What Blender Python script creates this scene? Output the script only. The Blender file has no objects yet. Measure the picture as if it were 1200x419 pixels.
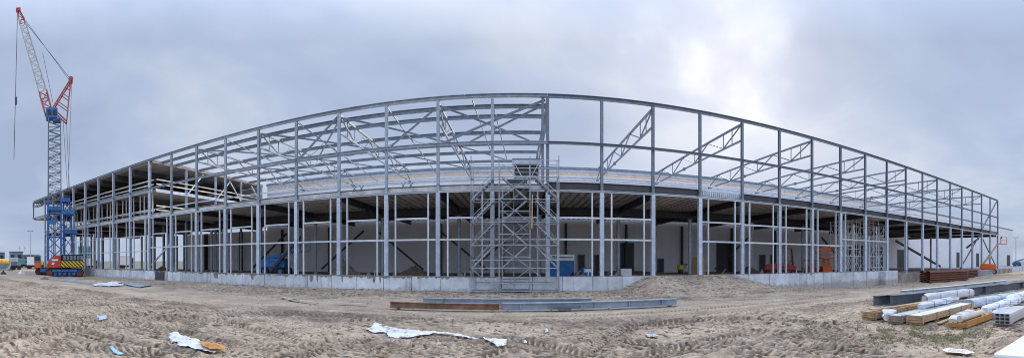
import bpy, math, random
import numpy as np
from mathutils import Vector, Matrix
random.seed(7)
rng = np.random.default_rng(11)
scene = bpy.context.scene
COL = scene.collection
PI = math.pi
# ---------------------------------------------------------------- geometry of the view (used to measure real positions)
F, X0, Y0, CAMZ = 470.0, 606.0, 305.5, 2.0
def th(px): return (px - X0) / F
def at(px, py, Y):                      # point on the vertical plane y = Y
    t = th(px); R = Y / math.cos(t)
    return Vector((Y * math.tan(t), Y, CAMZ + (Y0 - py) / F * R))
def gp(px, py, z=0.0):                  # point on level ground z
    R = (CAMZ - z) * F / (py - Y0); t = th(px)
    return Vector((R * math.sin(t), R * math.cos(t), z))
D = 26.48                               # facade plane
def kx(k): return (0.0763 + 0.138 * k) * D

# ---------------------------------------------------------------- materials
MATS = {}
def mat(name, col, rough=0.6, metal=0.0, var=0.12, scale=6.0, bump=0.0, bscale=40.0, col2=None, streak=False, spec=0.5, thr=(0.35, 0.7)):
    if name in MATS: return MATS[name]
    m = bpy.data.materials.new(name); m.use_nodes = True
    nt = m.node_tree; N = nt.nodes; L = nt.links
    b = N['Principled BSDF']
    b.inputs['Roughness'].default_value = rough; b.inputs['Metallic'].default_value = metal
    b.inputs['Specular IOR Level'].default_value = spec
    tc = N.new('ShaderNodeTexCoord'); mp = N.new('ShaderNodeMapping')
    L.new(tc.outputs['Object'], mp.inputs['Vector'])
    if streak: mp.inputs['Scale'].default_value = (1, 1, 0.12)
    no = N.new('ShaderNodeTexNoise'); no.inputs['Scale'].default_value = scale; no.inputs['Detail'].default_value = 6; no.inputs['Roughness'].default_value = 0.65
    L.new(mp.outputs['Vector'], no.inputs['Vector'])
    cr = N.new('ShaderNodeValToRGB')
    c1 = tuple(max(0, c * (1 - var)) for c in col); c2 = col2 or tuple(min(1, c * (1 + var)) for c in col)
    cr.color_ramp.elements[0].position = thr[0]; cr.color_ramp.elements[0].color = (*c1, 1)
    cr.color_ramp.elements[1].position = thr[1]; cr.color_ramp.elements[1].color = (*c2, 1)
    L.new(no.outputs['Fac'], cr.inputs['Fac'])
    oi = N.new('ShaderNodeObjectInfo'); ov = N.new('ShaderNodeMapRange'); ov.inputs['To Min'].default_value = .84; ov.inputs['To Max'].default_value = 1.12
    L.new(oi.outputs['Random'], ov.inputs['Value'])
    om = N.new('ShaderNodeVectorMath'); om.operation = 'SCALE'; L.new(cr.outputs['Color'], om.inputs[0]); L.new(ov.outputs['Result'], om.inputs['Scale'])
    L.new(om.outputs[0], b.inputs['Base Color'])
    mr = N.new('ShaderNodeMapRange'); mr.inputs['To Min'].default_value = max(0.05, rough - 0.12); mr.inputs['To Max'].default_value = min(1, rough + 0.12)
    L.new(no.outputs['Fac'], mr.inputs['Value']); L.new(mr.outputs['Result'], b.inputs['Roughness'])
    if bump:
        n2 = N.new('ShaderNodeTexNoise'); n2.inputs['Scale'].default_value = bscale; n2.inputs['Detail'].default_value = 5
        L.new(tc.outputs['Object'], n2.inputs['Vector'])
        bp = N.new('ShaderNodeBump'); bp.inputs['Strength'].default_value = bump; bp.inputs['Distance'].default_value = 0.02
        L.new(n2.outputs['Fac'], bp.inputs['Height']); L.new(bp.outputs['Normal'], b.inputs['Normal'])
    MATS[name] = m
    return m
STEEL = mat('galvanised_steel', (.46, .52, .60), .45, .12, .2, 3.0)
STEELD = mat('grey_primed_steel', (.155, .19, .235), .5, .15, .25, 2.0)
STEELM = mat('mid_grey_primed_steel', (.29, .34, .40), .5, .15, .25, 2.0)
PALE = mat('pale_light_gauge_steel', (.54, .575, .61), .5, .1, .16, 3.0)
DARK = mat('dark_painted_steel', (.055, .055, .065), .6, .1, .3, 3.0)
CONC = mat('precast_concrete', (.58, .605, .63), .85, 0, .22, 1.1, .25, 30, streak=False)
EDGE = mat('weathered_edge_concrete', (.46, .455, .44), .85, 0, .3, 1.6, .25, 30)
CONCD = mat('rough_wet_concrete', (.24, .23, .21), .95, 0, .35, 5, .6, 18)
FLOORM = mat('dusty_floor', (.34, .29, .245), .95, 0, .4, .8, .5, 12)
SOFFIT = mat('hollow_core_soffit', (.72, .67, .62), .9, 0, .22, .7, .2, 20)
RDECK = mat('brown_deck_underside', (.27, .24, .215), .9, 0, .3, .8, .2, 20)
PANEL = mat('white_sandwich_panel', (.70, .69, .71), .55, 0, .05, .4)
TIMB = mat('raw_timber', (.47, .315, .17), .8, 0, .28, 7, .3, 30)
TIMBD = mat('weathered_timber', (.30, .235, .17), .85, 0, .3, 7, .3, 30)
OCHRE = mat('orange_timber', (.52, .255, .075), .8, 0, .25, 7, .3, 30)
PALET = mat('pale_timber_edge', (.62, .50, .39), .8, 0, .2, 3)
RUST = mat('rusty_steel', (.165, .062, .042), .9, .1, .45, 5, .5, 30)
RUSTB = mat('rust_bloomed_beam', (.27, .145, .085), .85, .15, .45, 2.2, .4, 30, col2=(.36, .24, .16))
GIRD = mat('blue_grey_primer', (.33, .39, .46), .5, .15, .22, 2.5)
GIRDD = mat('slate_grey_primer', (.13, .15, .18), .5, .15, .25, 2.5)
WHITE = mat('white_paint', (.78, .78, .78), .45, 0, .06, 3)
BLUE = mat('crane_blue_paint', (.03, .135, .38), .5, .05, .4, 2.5)
BLUE2 = mat('container_blue_paint', (.025, .16, .44), .5, .05, .25, 2)
RED = mat('crane_red_paint', (.62, .075, .035), .5, 0, .3, 2.5)
DRED = mat('lift_red_paint', (.42, .04, .04), .5, 0, .3, 3)
JIBRED = mat('jib_red_paint', (.38, .07, .055), .5, .05, .3, 3)
ORNG = mat('orange_paint', (.72, .13, .025), .45, 0, .2, 3)
YEL = mat('yellow_paint', (.75, .46, .03), .5, 0, .2, 2)
BLACK = mat('black_rubber', (.02, .02, .022), .8, 0, .4, 8)
GREYM = mat('crane_grey_lattice', (.16, .18, .215), .55, .2, .2, 2)
PALEJ = mat('pale_jib_lattice', (.42, .42, .42), .55, .2, .2, 2)
GLASS = mat('dark_window_glass', (.02, .025, .03), .12, 0, .2, 2)
TEAL = mat('teal_container_paint', (.06, .27, .28), .55, .05, .25, 1.5)
CREAM = mat('cream_paint', (.66, .60, .50), .5, 0, .15, 2)
SHED = mat('far_shed_cladding', (.20, .225, .25), .7, 0, .2, .3)
SHEDB = mat('far_blue_shed_cladding', (.13, .17, .24), .7, 0, .2, .3)
SOIL = mat('dark_soil', (.10, .068, .05), .95, 0, .4, 5, .8, 20)
SOILB = mat('brown_soil', (.17, .13, .10), .95, 0, .4, 5, .8, 20)
MESHP = mat('bright_scaffold_tube', (.66, .68, .70), .5, .1, .15, 3)
MESHG = MESHG_ = mat('galvanised_mesh_pale', (.34, .37, .40), .5, .15, .3, 3)
DOORM = mat('dark_door_leaf', (.035, .037, .042), .5, 0, .3, 2)
WRAP = mat('white_plastic_film', (.66, .68, .71), .35, 0, .16, 6, .5, 14)
WRAPB = mat('bluish_plastic_film', (.50, .57, .66), .35, 0, .2, 6, .5, 14)
POLY = mat('smooth_white_film', (.70, .72, .76), .35, 0, .06, 2)
FILM = mat('dirty_plastic_film', (.42, .37, .31), .4, 0, .1, 4.5, .5, 14, col2=(.74, .75, .77), thr=(.40, .47))
TARP = mat('grey_blue_tarpaulin', (.25, .29, .33), .6, 0, .3, 3)
ALU = mat('aluminium_tube', (.66, .68, .71), .35, .5, .1, 4)
HIVIS = mat('yellow_green_fabric', (.50, .52, .06), .7, 0, .3, 5)

def stripes_mat():
    m = bpy.data.materials.new('yellow_black_hazard_stripes'); m.use_nodes = True
    nt = m.node_tree; N = nt.nodes; L = nt.links; b = N['Principled BSDF']; b.inputs['Roughness'].default_value = .5
    tc = N.new('ShaderNodeTexCoord'); sp = N.new('ShaderNodeSeparateXYZ'); L.new(tc.outputs['Object'], sp.inputs[0])
    ad = N.new('ShaderNodeMath'); ad.operation = 'ADD'; L.new(sp.outputs['X'], ad.inputs[0]); L.new(sp.outputs['Z'], ad.inputs[1])
    mu = N.new('ShaderNodeMath'); mu.operation = 'MULTIPLY'; mu.inputs[1].default_value = 2.1; L.new(ad.outputs[0], mu.inputs[0])
    fr = N.new('ShaderNodeMath'); fr.operation = 'FRACT'; L.new(mu.outputs[0], fr.inputs[0])
    gt = N.new('ShaderNodeMath'); gt.operation = 'GREATER_THAN'; gt.inputs[1].default_value = .42; L.new(fr.outputs[0], gt.inputs[0])
    mx = N.new('ShaderNodeMix'); mx.data_type = 'RGBA'; mx.inputs['A'].default_value = (.02, .02, .02, 1); mx.inputs['B'].default_value = (.72, .48, .04, 1)
    L.new(gt.outputs[0], mx.inputs['Factor']); L.new(mx.outputs['Result'], b.inputs['Base Color'])
    return m
HAZARD = stripes_mat()

# ---------------------------------------------------------------- mesh builder
class MB:
    def __init__(s): s.v = []; s.f = []
    def add(s, vs, fs):
        n = len(s.v); s.v += [tuple(v) for v in vs]; s.f += [tuple(i + n for i in f) for f in fs]; return s
    def box(s, x0, x1, y0, y1, z0, z1):
        v = [(x0, y0, z0), (x1, y0, z0), (x1, y1, z0), (x0, y1, z0), (x0, y0, z1), (x1, y0, z1), (x1, y1, z1), (x0, y1, z1)]
        return s.add(v, [(0, 3, 2, 1), (4, 5, 6, 7), (0, 1, 5, 4), (1, 2, 6, 5), (2, 3, 7, 6), (3, 0, 4, 7)])
    def frame(s, p0, p1, up):
        p0 = Vector(p0); p1 = Vector(p1); d = (p1 - p0).normalized(); u = Vector(up)
        if abs(d.dot(u)) > .98: u = Vector((0, 1, 0)) if abs(d.y) < .9 else Vector((1, 0, 0))
        r = d.cross(u).normalized(); u = r.cross(d).normalized()
        return p0, p1, r, u
    def sweep(s, p0, p1, prof, up=(0, 0, 1), scale1=1.0):
        p0, p1, r, u = s.frame(p0, p1, up); n = len(prof)
        vs = [p0 + r * a + u * b for a, b in prof] + [p1 + r * a * scale1 + u * b * scale1 for a, b in prof]
        fs = [(i, (i + 1) % n, n + (i + 1) % n, n + i) for i in range(n)] + [tuple(range(n - 1, -1, -1)), tuple(range(n, 2 * n))]
        return s.add(vs, fs)
    def bar(s, p0, p1, w, h=None, up=(0, 0, 1)):
        h = h or w; a, b = w / 2, h / 2
        return s.sweep(p0, p1, [(-a, -b), (a, -b), (a, b), (-a, b)], up)
    def tube(s, p0, p1, r, n=6, r1=None):
        pr = [(r * math.cos(2 * PI * i / n), r * math.sin(2 * PI * i / n)) for i in range(n)]
        return s.sweep(p0, p1, pr, scale1=(r1 / r if r1 else 1))
    def ibeam(s, p0, p1, w, h, t=.02, tw=.015, up=(0, 0, 1)):
        a, b, c = w / 2, h / 2, tw / 2
        pr = [(-a, -b), (a, -b), (a, -b + t), (c, -b + t), (c, b - t), (a, b - t), (a, b), (-a, b), (-a, b - t), (-c, b - t), (-c, -b + t), (-a, -b + t)]
        return s.sweep(p0, p1, pr, up)
    def lattice(s, p0, p1, w0, w1, n, rc, rw, up=(0, 0, 1)):
        p0, p1, r, u = s.frame(p0, p1, up)
        def pt(i, a, b):
            t = i / n; w = (w0 + (w1 - w0) * t) / 2
            return p0.lerp(p1, t) + r * a * w + u * b * w
        cs = [(-1, -1), (1, -1), (1, 1), (-1, 1)]
        for a, b in cs: s.bar(pt(0, a, b), pt(n, a, b), rc)
        for i in range(n):
            for j in range(4):
                A, B = cs[j], cs[(j + 1) % 4]
                if (i + j) % 2: A, B = B, A
                s.bar(pt(i, *A), pt(i + 1, *B), rw)
                if i % 2 == 0: s.bar(pt(i, *A), pt(i, *B), rw)
        return s
    def prism(s, pts, y0, y1):           # polygon in xz extruded along y
        n = len(pts); vs = [(x, y0, z) for x, z in pts] + [(x, y1, z) for x, z in pts]
        fs = [(i, (i + 1) % n, n + (i + 1) % n, n + i) for i in range(n)] + [tuple(range(n - 1, -1, -1)), tuple(range(n, 2 * n))]
        return s.add(vs, fs)
    def disc(s, c, r, w, axis='y', n=18):
        c = Vector(c); d = {'x': Vector((1, 0, 0)), 'y': Vector((0, 1, 0)), 'z': Vector((0, 0, 1))}[axis] * (w / 2)
        return s.tube(c - d, c + d, r, n)
    def build(s, name, m, parent=None, loc=None, bevel=0.0, smooth=False, world=True):
        """verts are world coordinates if world and the parent is an unrotated root; else local"""
        off = Vector((0, 0, 0))
        if parent is not None and world and 'wl' in parent.keys(): off = Vector(parent['wl'])
        if loc is not None: off = Vector(loc) if parent is None else off
        me = bpy.data.meshes.new(name)
        vs = np.array(s.v, dtype=float) - np.array(off)
        me.from_pydata([tuple(v) for v in vs], [], s.f); me.update()
        me.materials.append(m)
        if smooth: me.polygons.foreach_set('use_smooth', [True] * len(me.polygons))
        import bmesh
        bm = bmesh.new(); bm.from_mesh(me); bmesh.ops.recalc_face_normals(bm, faces=bm.faces); bm.to_mesh(me); bm.free()
        o = bpy.data.objects.new(name, me); COL.objects.link(o)
        if parent is not None: o.parent = parent
        elif loc is not None: o.location = loc
        if bevel:
            bv = o.modifiers.new('soft_edges', 'BEVEL'); bv.width = bevel; bv.segments = 2; bv.limit_method = 'ANGLE'
        return o
def tag(o, label, cat, group=None):
    o['label'] = label; o['category'] = cat
    if group: o['group'] = group
    return o
def thing(name, label, cat, loc, rz=0, group=None, world=False):
    o = bpy.data.objects.new(name, None); COL.objects.link(o); o.empty_display_size = .3
    o.location = loc; o.rotation_euler = (0, 0, rz)
    if world: o['wl'] = tuple(loc)
    return tag(o, label, cat, group)
def children(o): return [c for c in bpy.data.objects if c.parent == o]
def dup(root, loc, rz=0, label=None, parent=None):
    r = root.copy(); COL.objects.link(r); r.location = loc; r.rotation_euler = (0, 0, rz)
    if label: r['label'] = label
    if parent is not None: r.parent = parent
    for ch in children(root):
        c = ch.copy(); COL.objects.link(c); c.parent = r
        for g in children(ch):
            d = g.copy(); COL.objects.link(d); d.parent = c
    return r
def dup_part(o, parent, dx=0, dy=0, dz=0):
    c = o.copy(); COL.objects.link(c); c.parent = parent; c.location = o.location + Vector((dx, dy, dz)); return c

# ---------------------------------------------------------------- noise
def vnoise(x, y, seed):
    xi = np.floor(x).astype(np.int64); yi = np.floor(y).astype(np.int64); fx = x - xi; fy = y - yi
    fx = fx * fx * (3 - 2 * fx); fy = fy * fy * (3 - 2 * fy)
    def h(a, b):
        n = (a * 374761393 + b * 668265263 + seed * 974634353) & 0x7fffffff
        n = ((n ^ (n >> 13)) * 1274126177) & 0x7fffffff
        n = (n ^ (n >> 16)) & 0xffff
        return n / 65535.0
    return (h(xi, yi) * (1 - fx) + h(xi + 1, yi) * fx) * (1 - fy) + (h(xi, yi + 1) * (1 - fx) + h(xi + 1, yi + 1) * fx) * fy
def fbm(x, y, seed, oct=4, gain=.5):
    s = 0; a = 1; t = 0
    for i in range(oct):
        s = s + a * vnoise(x * 2 ** i + 17.3 * i, y * 2 ** i - 9.1 * i, seed + i); t += a; a *= gain
    return s / t - .5
def sst(a, b, x):
    t = np.clip((x - a) / (b - a), 0, 1); return t * t * (3 - 2 * t)

# ---------------------------------------------------------------- ground
def base_height(x, y):
    h = np.zeros_like(x)
    h = h - .5 * sst(17, 27, x) * sst(15, 23, y) * (1 - .5 * sst(44, 58, x))
    ramp = .97 * sst(20.3, 25.9, y + 1.2 * fbm(x * .35, y * .35, 5, 3)) * sst(6.3, 9.2, x) * (1 - sst(14.4, 19.0, x))
    bump = .22 * np.exp(-((x - 9.6) / 1.5) ** 2 - ((y - 24.2) / 1.0) ** 2)
    return np.maximum(h, h * (1 - sst(0.0, .3, ramp)) + ramp) + bump
TRACKS = [
 [(150,362),(100,369),(77,379),(85,389),(112,397),(142,405),(187,412),(212,418)],
 [(172,367),(147,377),(160,384),(180,389),(200,391),(225,381),(245,375),(275,369)],
 [(205,390),(240,402),(300,408),(380,404)],
 [(20,415),(70,410),(120,414),(180,419)],
 [(330,372),(250,366),(200,368),(120,380),(40,374),(0,371)],
 [(560,416),(640,401),(720,402),(800,409)],
 [(690,419),(716,398),(745,384),(800,376)],
 [(610,404),(650,419),(660,430)],
 [(830,400),(900,390),(960,396),(1010,410)],
 [(880,418),(900,402),(960,385),(1010,378)],
 [(400,404),(500,412),(580,405),(640,412)],
 [(340,419),(420,398),(500,395),(600,400),(680,418)],
 [(760,419),(830,407),(930,410),(1020,419)],
 [(0,352),(120,358),(260,366),(400,373),(560,378),(740,374),(900,360),(1000,347)],
 [(0,346),(120,351),(260,358),(400,363),(560,372),(740,368),(900,355),(1000,344)],
 [(1000,400),(940,380),(850,376),(760,384)],
 [(0,400),(50,392),(110,384),(200,376),(300,378)],
 [(0,386),(60,383),(130,372),(210,372),(290,385),(340,400)],
 [(300,352),(420,349),(560,348),(700,350),(860,352),(990,345)],
 [(280,346),(420,345),(560,345),(700,346),(860,349),(990,342)],
]
def spline(pts, n=14):
    out = []
    P = [pts[0]] + pts + [pts[-1]]
    for i in range(1, len(P) - 2):
        p0, p1, p2, p3 = [np.array(p, float) for p in P[i - 1:i + 3]]
        for k in range(n):
            t = k / n
            out.append(.5 * (2 * p1 + (p2 - p0) * t + (2 * p0 - 5 * p1 + 4 * p2 - p3) * t * t + (3 * p1 - p0 - 3 * p2 + p3) * t ** 3))
    out.append(np.array(pts[-1], float)); return out
def add_tracks(x, y, h):
    mask = np.zeros_like(h); damp_shade = np.zeros_like(h)
    for ti, tr in enumerate(TRACKS):
        pl = spline([tuple(gp(a, b).xy) for a, b in tr])
        w = [.36, .42, .33][ti % 3]; lug = [.20, .23, .18][ti % 3]
        A = np.array(pl); mn = A.min(0) - 1; mx = A.max(0) + 1
        idx = np.where((x > mn[0]) & (x < mx[0]) & (y > mn[1]) & (y < mx[1]))[0]
        if len(idx) == 0: continue
        px, py = x[idx], y[idx]; best = np.full(len(idx), 9.0); sd = np.zeros(len(idx)); ss = np.zeros(len(idx)); acc = 0
        for a, b in zip(pl[:-1], pl[1:]):
            d = b - a; Ln = math.hypot(*d)
            if Ln < 1e-6: continue
            d = d / Ln; rx, ry = px - a[0], py - a[1]
            s = np.clip(rx * d[0] + ry * d[1], 0, Ln); qx, qy = rx - s * d[0], ry - s * d[1]
            dist = np.hypot(qx, qy); m = dist < best
            best[m] = dist[m]; sd[m] = (d[0] * ry - d[1] * rx)[m]; ss[m] = acc + s[m]; acc += Ln
        near = best < w * 1.9
        b_ = best[near]; s_ = ss[near]; q_ = sd[near]; gi = idx[near]
        inside = 1 - sst(w * .85, w * 1.1, b_)
        rim = np.exp(-((b_ - w * 1.25) / (w * .22)) ** 2) * .035
        wob = fbm(s_ * .6, q_ * 2, 40 + ti, 2)
        ph = (s_ + np.abs(q_) * .75 * np.where(ti % 2, 1, -1) + .05 * wob) / lug
        fr = ph - np.floor(ph)
        lugh = sst(.08, .22, fr) * (1 - sst(.52, .70, fr))
        side = np.where(q_ > 0, 1, 0); lugh = lugh * sst(.02, .05, b_)
        fade = np.clip(1.05 + 1.3 * fbm(s_ * .25, q_ * .2, 60 + ti, 2), .55, 1)
        h[gi] = h[gi] * (1 - .9 * inside * fade) + fade * (rim * 1.5 + inside * (-.055 + .06 * lugh))
        damp_shade[gi] = np.maximum(damp_shade[gi] * (1 - .8 * inside), inside * fade * (1 - lugh) * np.clip(.75 + 1.5 * fbm(s_ * 1.3, q_ * 3, 140 + ti, 2), 0, 1))  # damp soil plus groove shade painted in as darker colour between the lugs
        mask[gi] = np.maximum(mask[gi], inside * fade)
    return mask, damp_shade
def worley(x, y, seed):
    xi = np.floor(x).astype(np.int64); yi = np.floor(y).astype(np.int64); best = np.full(x.shape, 9.0); bh = np.zeros_like(x)
    def hh(a, b, k):
        n = (a * 374761393 + b * 668265263 + (seed + k) * 974634353) & 0x7fffffff
        n = ((n ^ (n >> 13)) * 1274126177) & 0x7fffffff
        return ((n ^ (n >> 16)) & 0xffff) / 65535.0
    for dx in (-1, 0, 1):
        for dy in (-1, 0, 1):
            a, b = xi + dx, yi + dy
            d = np.hypot(a + hh(a, b, 1) - x, b + hh(a, b, 2) - y); m = d < best
            best[m] = d[m]; bh[m] = hh(a, b, 3)[m]
    return best, bh
def lane_mask(x, y):
    yy = y + 1.6 * fbm(x * .12, y * .12, 77, 2)
    return sst(12.6, 14.2, yy) * (1 - sst(18.2, 19.6, yy))
def ground_mesh():
    ang = np.linspace(-1.5, 1.5, 1500)
    v = np.concatenate([np.array([4000, 2000, 1000, 600]), np.array([])])
    rows = np.concatenate([np.geomspace(4000, 70, 22)[:-1], CAMZ * F / np.arange(13.43, 150, .23), np.geomspace(6.2, .6, 14)])
    R, A = np.meshgrid(rows, ang, indexing='ij')
    x = (R * np.sin(A)).ravel(); y = (R * np.cos(A)).ravel(); r = R.ravel()
    h = np.zeros_like(x)
    lane = lane_mask(x, y)
    rough = (1 - .86 * lane) * sst(300, 60, r) if False else (1 - .86 * lane) * (1 - sst(45, 110, r))
    h += rough * .14 * fbm(x * .45, y * .6, 3, 3)
    h += rough * .10 * fbm(x * 1.1, y * 1.9, 13, 4, .55)
    cl = fbm(x * 4.2, y * 5.2, 23, 3, .6)
    h += rough * (.07 * np.maximum(cl - .02, 0) + .03 * cl)
    # rows of wheel lug prints going every way: ridged anisotropic noise
    rd = 1 - np.abs(2 * vnoise(x * 3.6 + 1.4 * y, y * 11.5 - 2.0 * x, 31) - 1)
    h += rough * .026 * (rd - .5) * sst(-.1, .15, fbm(x * .3, y * .3, 91, 2))
    churn_shade = rough * 1.05 * sst(.60, .80, 1 - rd) * sst(-.16, .04, fbm(x * .3, y * .3, 91, 2)) * (1 - sst(30, 50, r))  # low spots between the ridges: groove shade put into the soil colour
    rd2 = 1 - np.abs(2 * vnoise(x * 10. + 4. * y, y * 5.0 - 3.4 * x, 37) - 1)
    churn_shade = np.maximum(churn_shade, rough * 1.05 * sst(.60, .80, 1 - rd2) * sst(-.14, .06, fbm(x * .33 + 40, y * .33, 95, 2)) * (1 - sst(30, 50, r)))
    h += rough * .024 * (rd2 - .5) * sst(-.05, .15, fbm(x * .33 + 40, y * .33, 95, 2))
    h += (1 - sst(60, 120, r)) * .012 * fbm(x * 7, y * 9, 43, 2)
    near = 1 - sst(30, 50, r)
    wx, wy_ = x + .1 * fbm(x * 3, y * 3, 71, 2), y + .1 * fbm(x * 3, y * 3, 72, 2)
    for sc, am, sd_ in ((4.5, .035, 201), (8.5, .03, 205)):
        d, hh = worley(wx * sc * .8, wy_ * sc, sd_)
        cloddy = sst(-.22, .1, fbm(x * .5, y * .7, 210 + sd_, 3))
        h += rough * near * am * np.sqrt(np.maximum(0, 1 - (d / .62) ** 2)) * np.clip(hh * 1.5 - .35, 0, 1) * cloddy
    m, damp_shade = add_tracks(x, y, h)
    # long soft windrows beside the lane
    wy = y + 1.6 * fbm(x * .12, y * .12, 77, 2)
    h += (.10 + .12 * fbm(x * .5, y * .5, 88, 3)) * np.exp(-((wy - 19.3) / .55) ** 2) * (np.abs(x) < 60)
    h += (.07 + .14 * fbm(x * .6, y * .6, 89, 3)) * np.exp(-((wy - 12.2) / .6) ** 2) * (np.abs(x) < 60)
    mst = np.exp(-((wy - 12.3) / .95) ** 2) * sst(-.10, .12, fbm(x * .4, y * .9, 401, 4)) + .8 * np.exp(-((wy - 20.0) / 1.2) ** 2) * sst(-.02, .16, fbm(x * .35, y * .9, 402, 4))
    mst *= sst(62, 45, np.abs(x)) if False else (np.abs(x) < 60)
    flat = np.zeros_like(h)
    for (fx0, fx1, fy0, fy1) in [(9.5, 30, 4, 10.8), (-5.5, 7.2, 15.4, 16.6)]:
        flat = np.maximum(flat, sst(fx0 - .5, fx0, x) * (1 - sst(fx1, fx1 + .5, x)) * sst(fy0 - .4, fy0, y) * (1 - sst(fy1, fy1 + .4, y)))
    h *= 1 - .6 * flat
    inb = sst(25.5, 26.0, y) * (1 - sst(60, 75, np.abs(x)))
    h = h * (1 - .3 * inb) + .16 * fbm(x * .7, y * .9, 333, 4) * sst(24.6, 25.9, y) * (np.abs(x) < 60) + base_height(x, y) - .2 * sst(26.6, 27.2, y) * (np.abs(x) < 64)
    h = np.where(r > 120, np.minimum(h, 0.0), h)
    nr, na = R.shape
    global GRID; GRID = (rows, ang, h.reshape(nr, na))
    me = bpy.data.meshes.new('ground')
    i = np.arange(nr - 1)[:, None] * na + np.arange(na - 1)[None, :]
    q = np.stack([i, i + 1, i + na + 1, i + na], -1).reshape(-1, 4)
    # the half behind the camera, coarse
    ab = np.linspace(1.5, 2 * PI - 1.5, 60); rb = np.concatenate([np.geomspace(4000, .6, 40)])
    Rb, Ab = np.meshgrid(rb, ab, indexing='ij')
    xb = (Rb * np.sin(Ab)).ravel(); yb = (Rb * np.cos(Ab)).ravel(); hb = .08 * fbm(xb * .4, yb * .4, 3, 3) * (Rb.ravel() < 60)
    ib = np.arange(len(rb) - 1)[:, None] * 60 + np.arange(59)[None, :]
    qb = np.stack([ib, ib + 1, ib + 61, ib + 60], -1).reshape(-1, 4) + len(x)
    V = np.concatenate([np.stack([x, y, h], 1), np.stack([xb, yb, hb], 1)]); Q = np.concatenate([q, qb])
    me.vertices.add(len(V)); me.vertices.foreach_set('co', V.ravel())
    me.loops.add(Q.size); me.loops.foreach_set('vertex_index', Q.ravel().astype(np.int32))
    me.polygons.add(len(Q)); me.polygons.foreach_set('loop_start', (np.arange(len(Q)) * 4).astype(np.int32)); me.polygons.foreach_set('loop_total', np.full(len(Q), 4, np.int32))
    me.polygons.foreach_set('use_smooth', np.ones(len(Q), bool))
    me.update(calc_edges=True); me.validate()
    dis = np.concatenate([np.clip(1 - .8 * lane, 0, 1) * (1 - .5 * sst(40, 80, r)), np.full(len(xb), .5)])
    ms_ = me.attributes.new('mudstrip', 'FLOAT', 'POINT'); ms_.data.foreach_set('value', np.concatenate([np.clip(mst, 0, 1), np.zeros(len(xb))]).astype(np.float32))
    dm_ = me.attributes.new('damp_shade', 'FLOAT', 'POINT'); dm_.data.foreach_set('value', np.concatenate([np.maximum(damp_shade, np.clip(churn_shade, 0, 1)), np.zeros(len(xb))]).astype(np.float32))
    at_ = me.attributes.new('disturbed', 'FLOAT', 'POINT'); at_.data.foreach_set('value', dis.astype(np.float32))
    o = bpy.data.objects.new('ground', me); COL.objects.link(o); o['kind'] = 'structure'
    o['label'] = 'rutted dry sand and mud of the building site'
    mt = bpy.data.materials.new('site_sand'); mt.use_nodes = True
    nt = mt.node_tree; N = nt.nodes; L = nt.links; b = N['Principled BSDF']; b.inputs['Roughness'].default_value = .95; b.inputs['Specular IOR Level'].default_value = .15
    tc = N.new('ShaderNodeTexCoord')
    def noise(sc, det=6, rg=.6, stretch=None):
        n = N.new('ShaderNodeTexNoise'); n.inputs['Scale'].default_value = sc; n.inputs['Detail'].default_value = det; n.inputs['Roughness'].default_value = rg
        if stretch:
            mp = N.new('ShaderNodeMapping'); mp.inputs['Scale'].default_value = stretch; L.new(tc.outputs['Object'], mp.inputs['Vector']); L.new(mp.outputs['Vector'], n.inputs['Vector'])
        else: L.new(tc.outputs['Object'], n.inputs['Vector'])
        return n
    def ramp(n, stops):
        c = N.new('ShaderNodeValToRGB'); e = c.color_ramp.elements
        e[0].position, e[0].color = stops[0][0], (*stops[0][1], 1); e[1].position, e[1].color = stops[-1][0], (*stops[-1][1], 1)
        for p, cc in stops[1:-1]:
            k = e.new(p); k.color = (*cc, 1)
        L.new(n.outputs['Fac'], c.inputs['Fac']); return c
    def mix(a, bb, f, mode='MIX'):
        x_ = N.new('ShaderNodeMix'); x_.data_type = 'RGBA'; x_.blend_type = mode
        L.new(a, x_.inputs['A']); L.new(bb, x_.inputs['B'])
        if isinstance(f, float): x_.inputs['Factor'].default_value = f
        else: L.new(f, x_.inputs['Factor'])
        return x_.outputs['Result']
    sand = ramp(noise(.6, 8, .65), [(.3, (.345, .272, .198)), (.5, (.455, .37, .278)), (.7, (.575, .478, .375))])
    earth = ramp(noise(7, 7, .7), [(.3, (.085, .058, .038)), (.7, (.22, .16, .11))])
    mud = ramp(noise(2.2, 8, .7), [(.3, (.105, .086, .07)), (.7, (.25, .205, .165))])
    att = N.new('ShaderNodeAttribute'); att.attribute_name = 'disturbed'
    fe = ramp(noise(4.5, 8, .72, (.55, 1.5, 1)), [(.47, (0, 0, 0)), (.60, (1, 1, 1))])
    fl = ramp(noise(.45, 5, .6, (.7, 1.6, 1)), [(.34, (.25, .25, .25)), (.62, (1, 1, 1))])
    def mul(a_, b_):
        q = N.new('ShaderNodeMath'); q.operation = 'MULTIPLY'; L.new(a_, q.inputs[0]); L.new(b_, q.inputs[1]); return q.outputs[0]
    c0 = mix(sand.outputs['Color'], earth.outputs['Color'], mul(mul(fe.outputs['Color'], fl.outputs['Color']), att.outputs['Fac']))
    f1 = ramp(noise(.25, 8, .75, (.8, 1.9, 1)), [(.54, (0, 0, 0)), (.66, (1, 1, 1))])
    c1 = mix(c0, mud.outputs['Color'], mul(f1.outputs['Color'], att.outputs['Fac']))
    ad_ = N.new('ShaderNodeAttribute'); ad_.attribute_name = 'damp_shade'
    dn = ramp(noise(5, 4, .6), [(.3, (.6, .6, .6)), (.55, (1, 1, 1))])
    wet_shade = ramp(noise(12, 5, .7), [(.3, (.062, .043, .029)), (.7, (.15, .108, .075))])  # dark tone for moist soil and the painted shade of the grooves
    c1 = mix(c1, wet_shade.outputs['Color'], mul(ad_.outputs['Fac'], dn.outputs['Color']))
    am_ = N.new('ShaderNodeAttribute'); am_.attribute_name = 'mudstrip'
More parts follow.
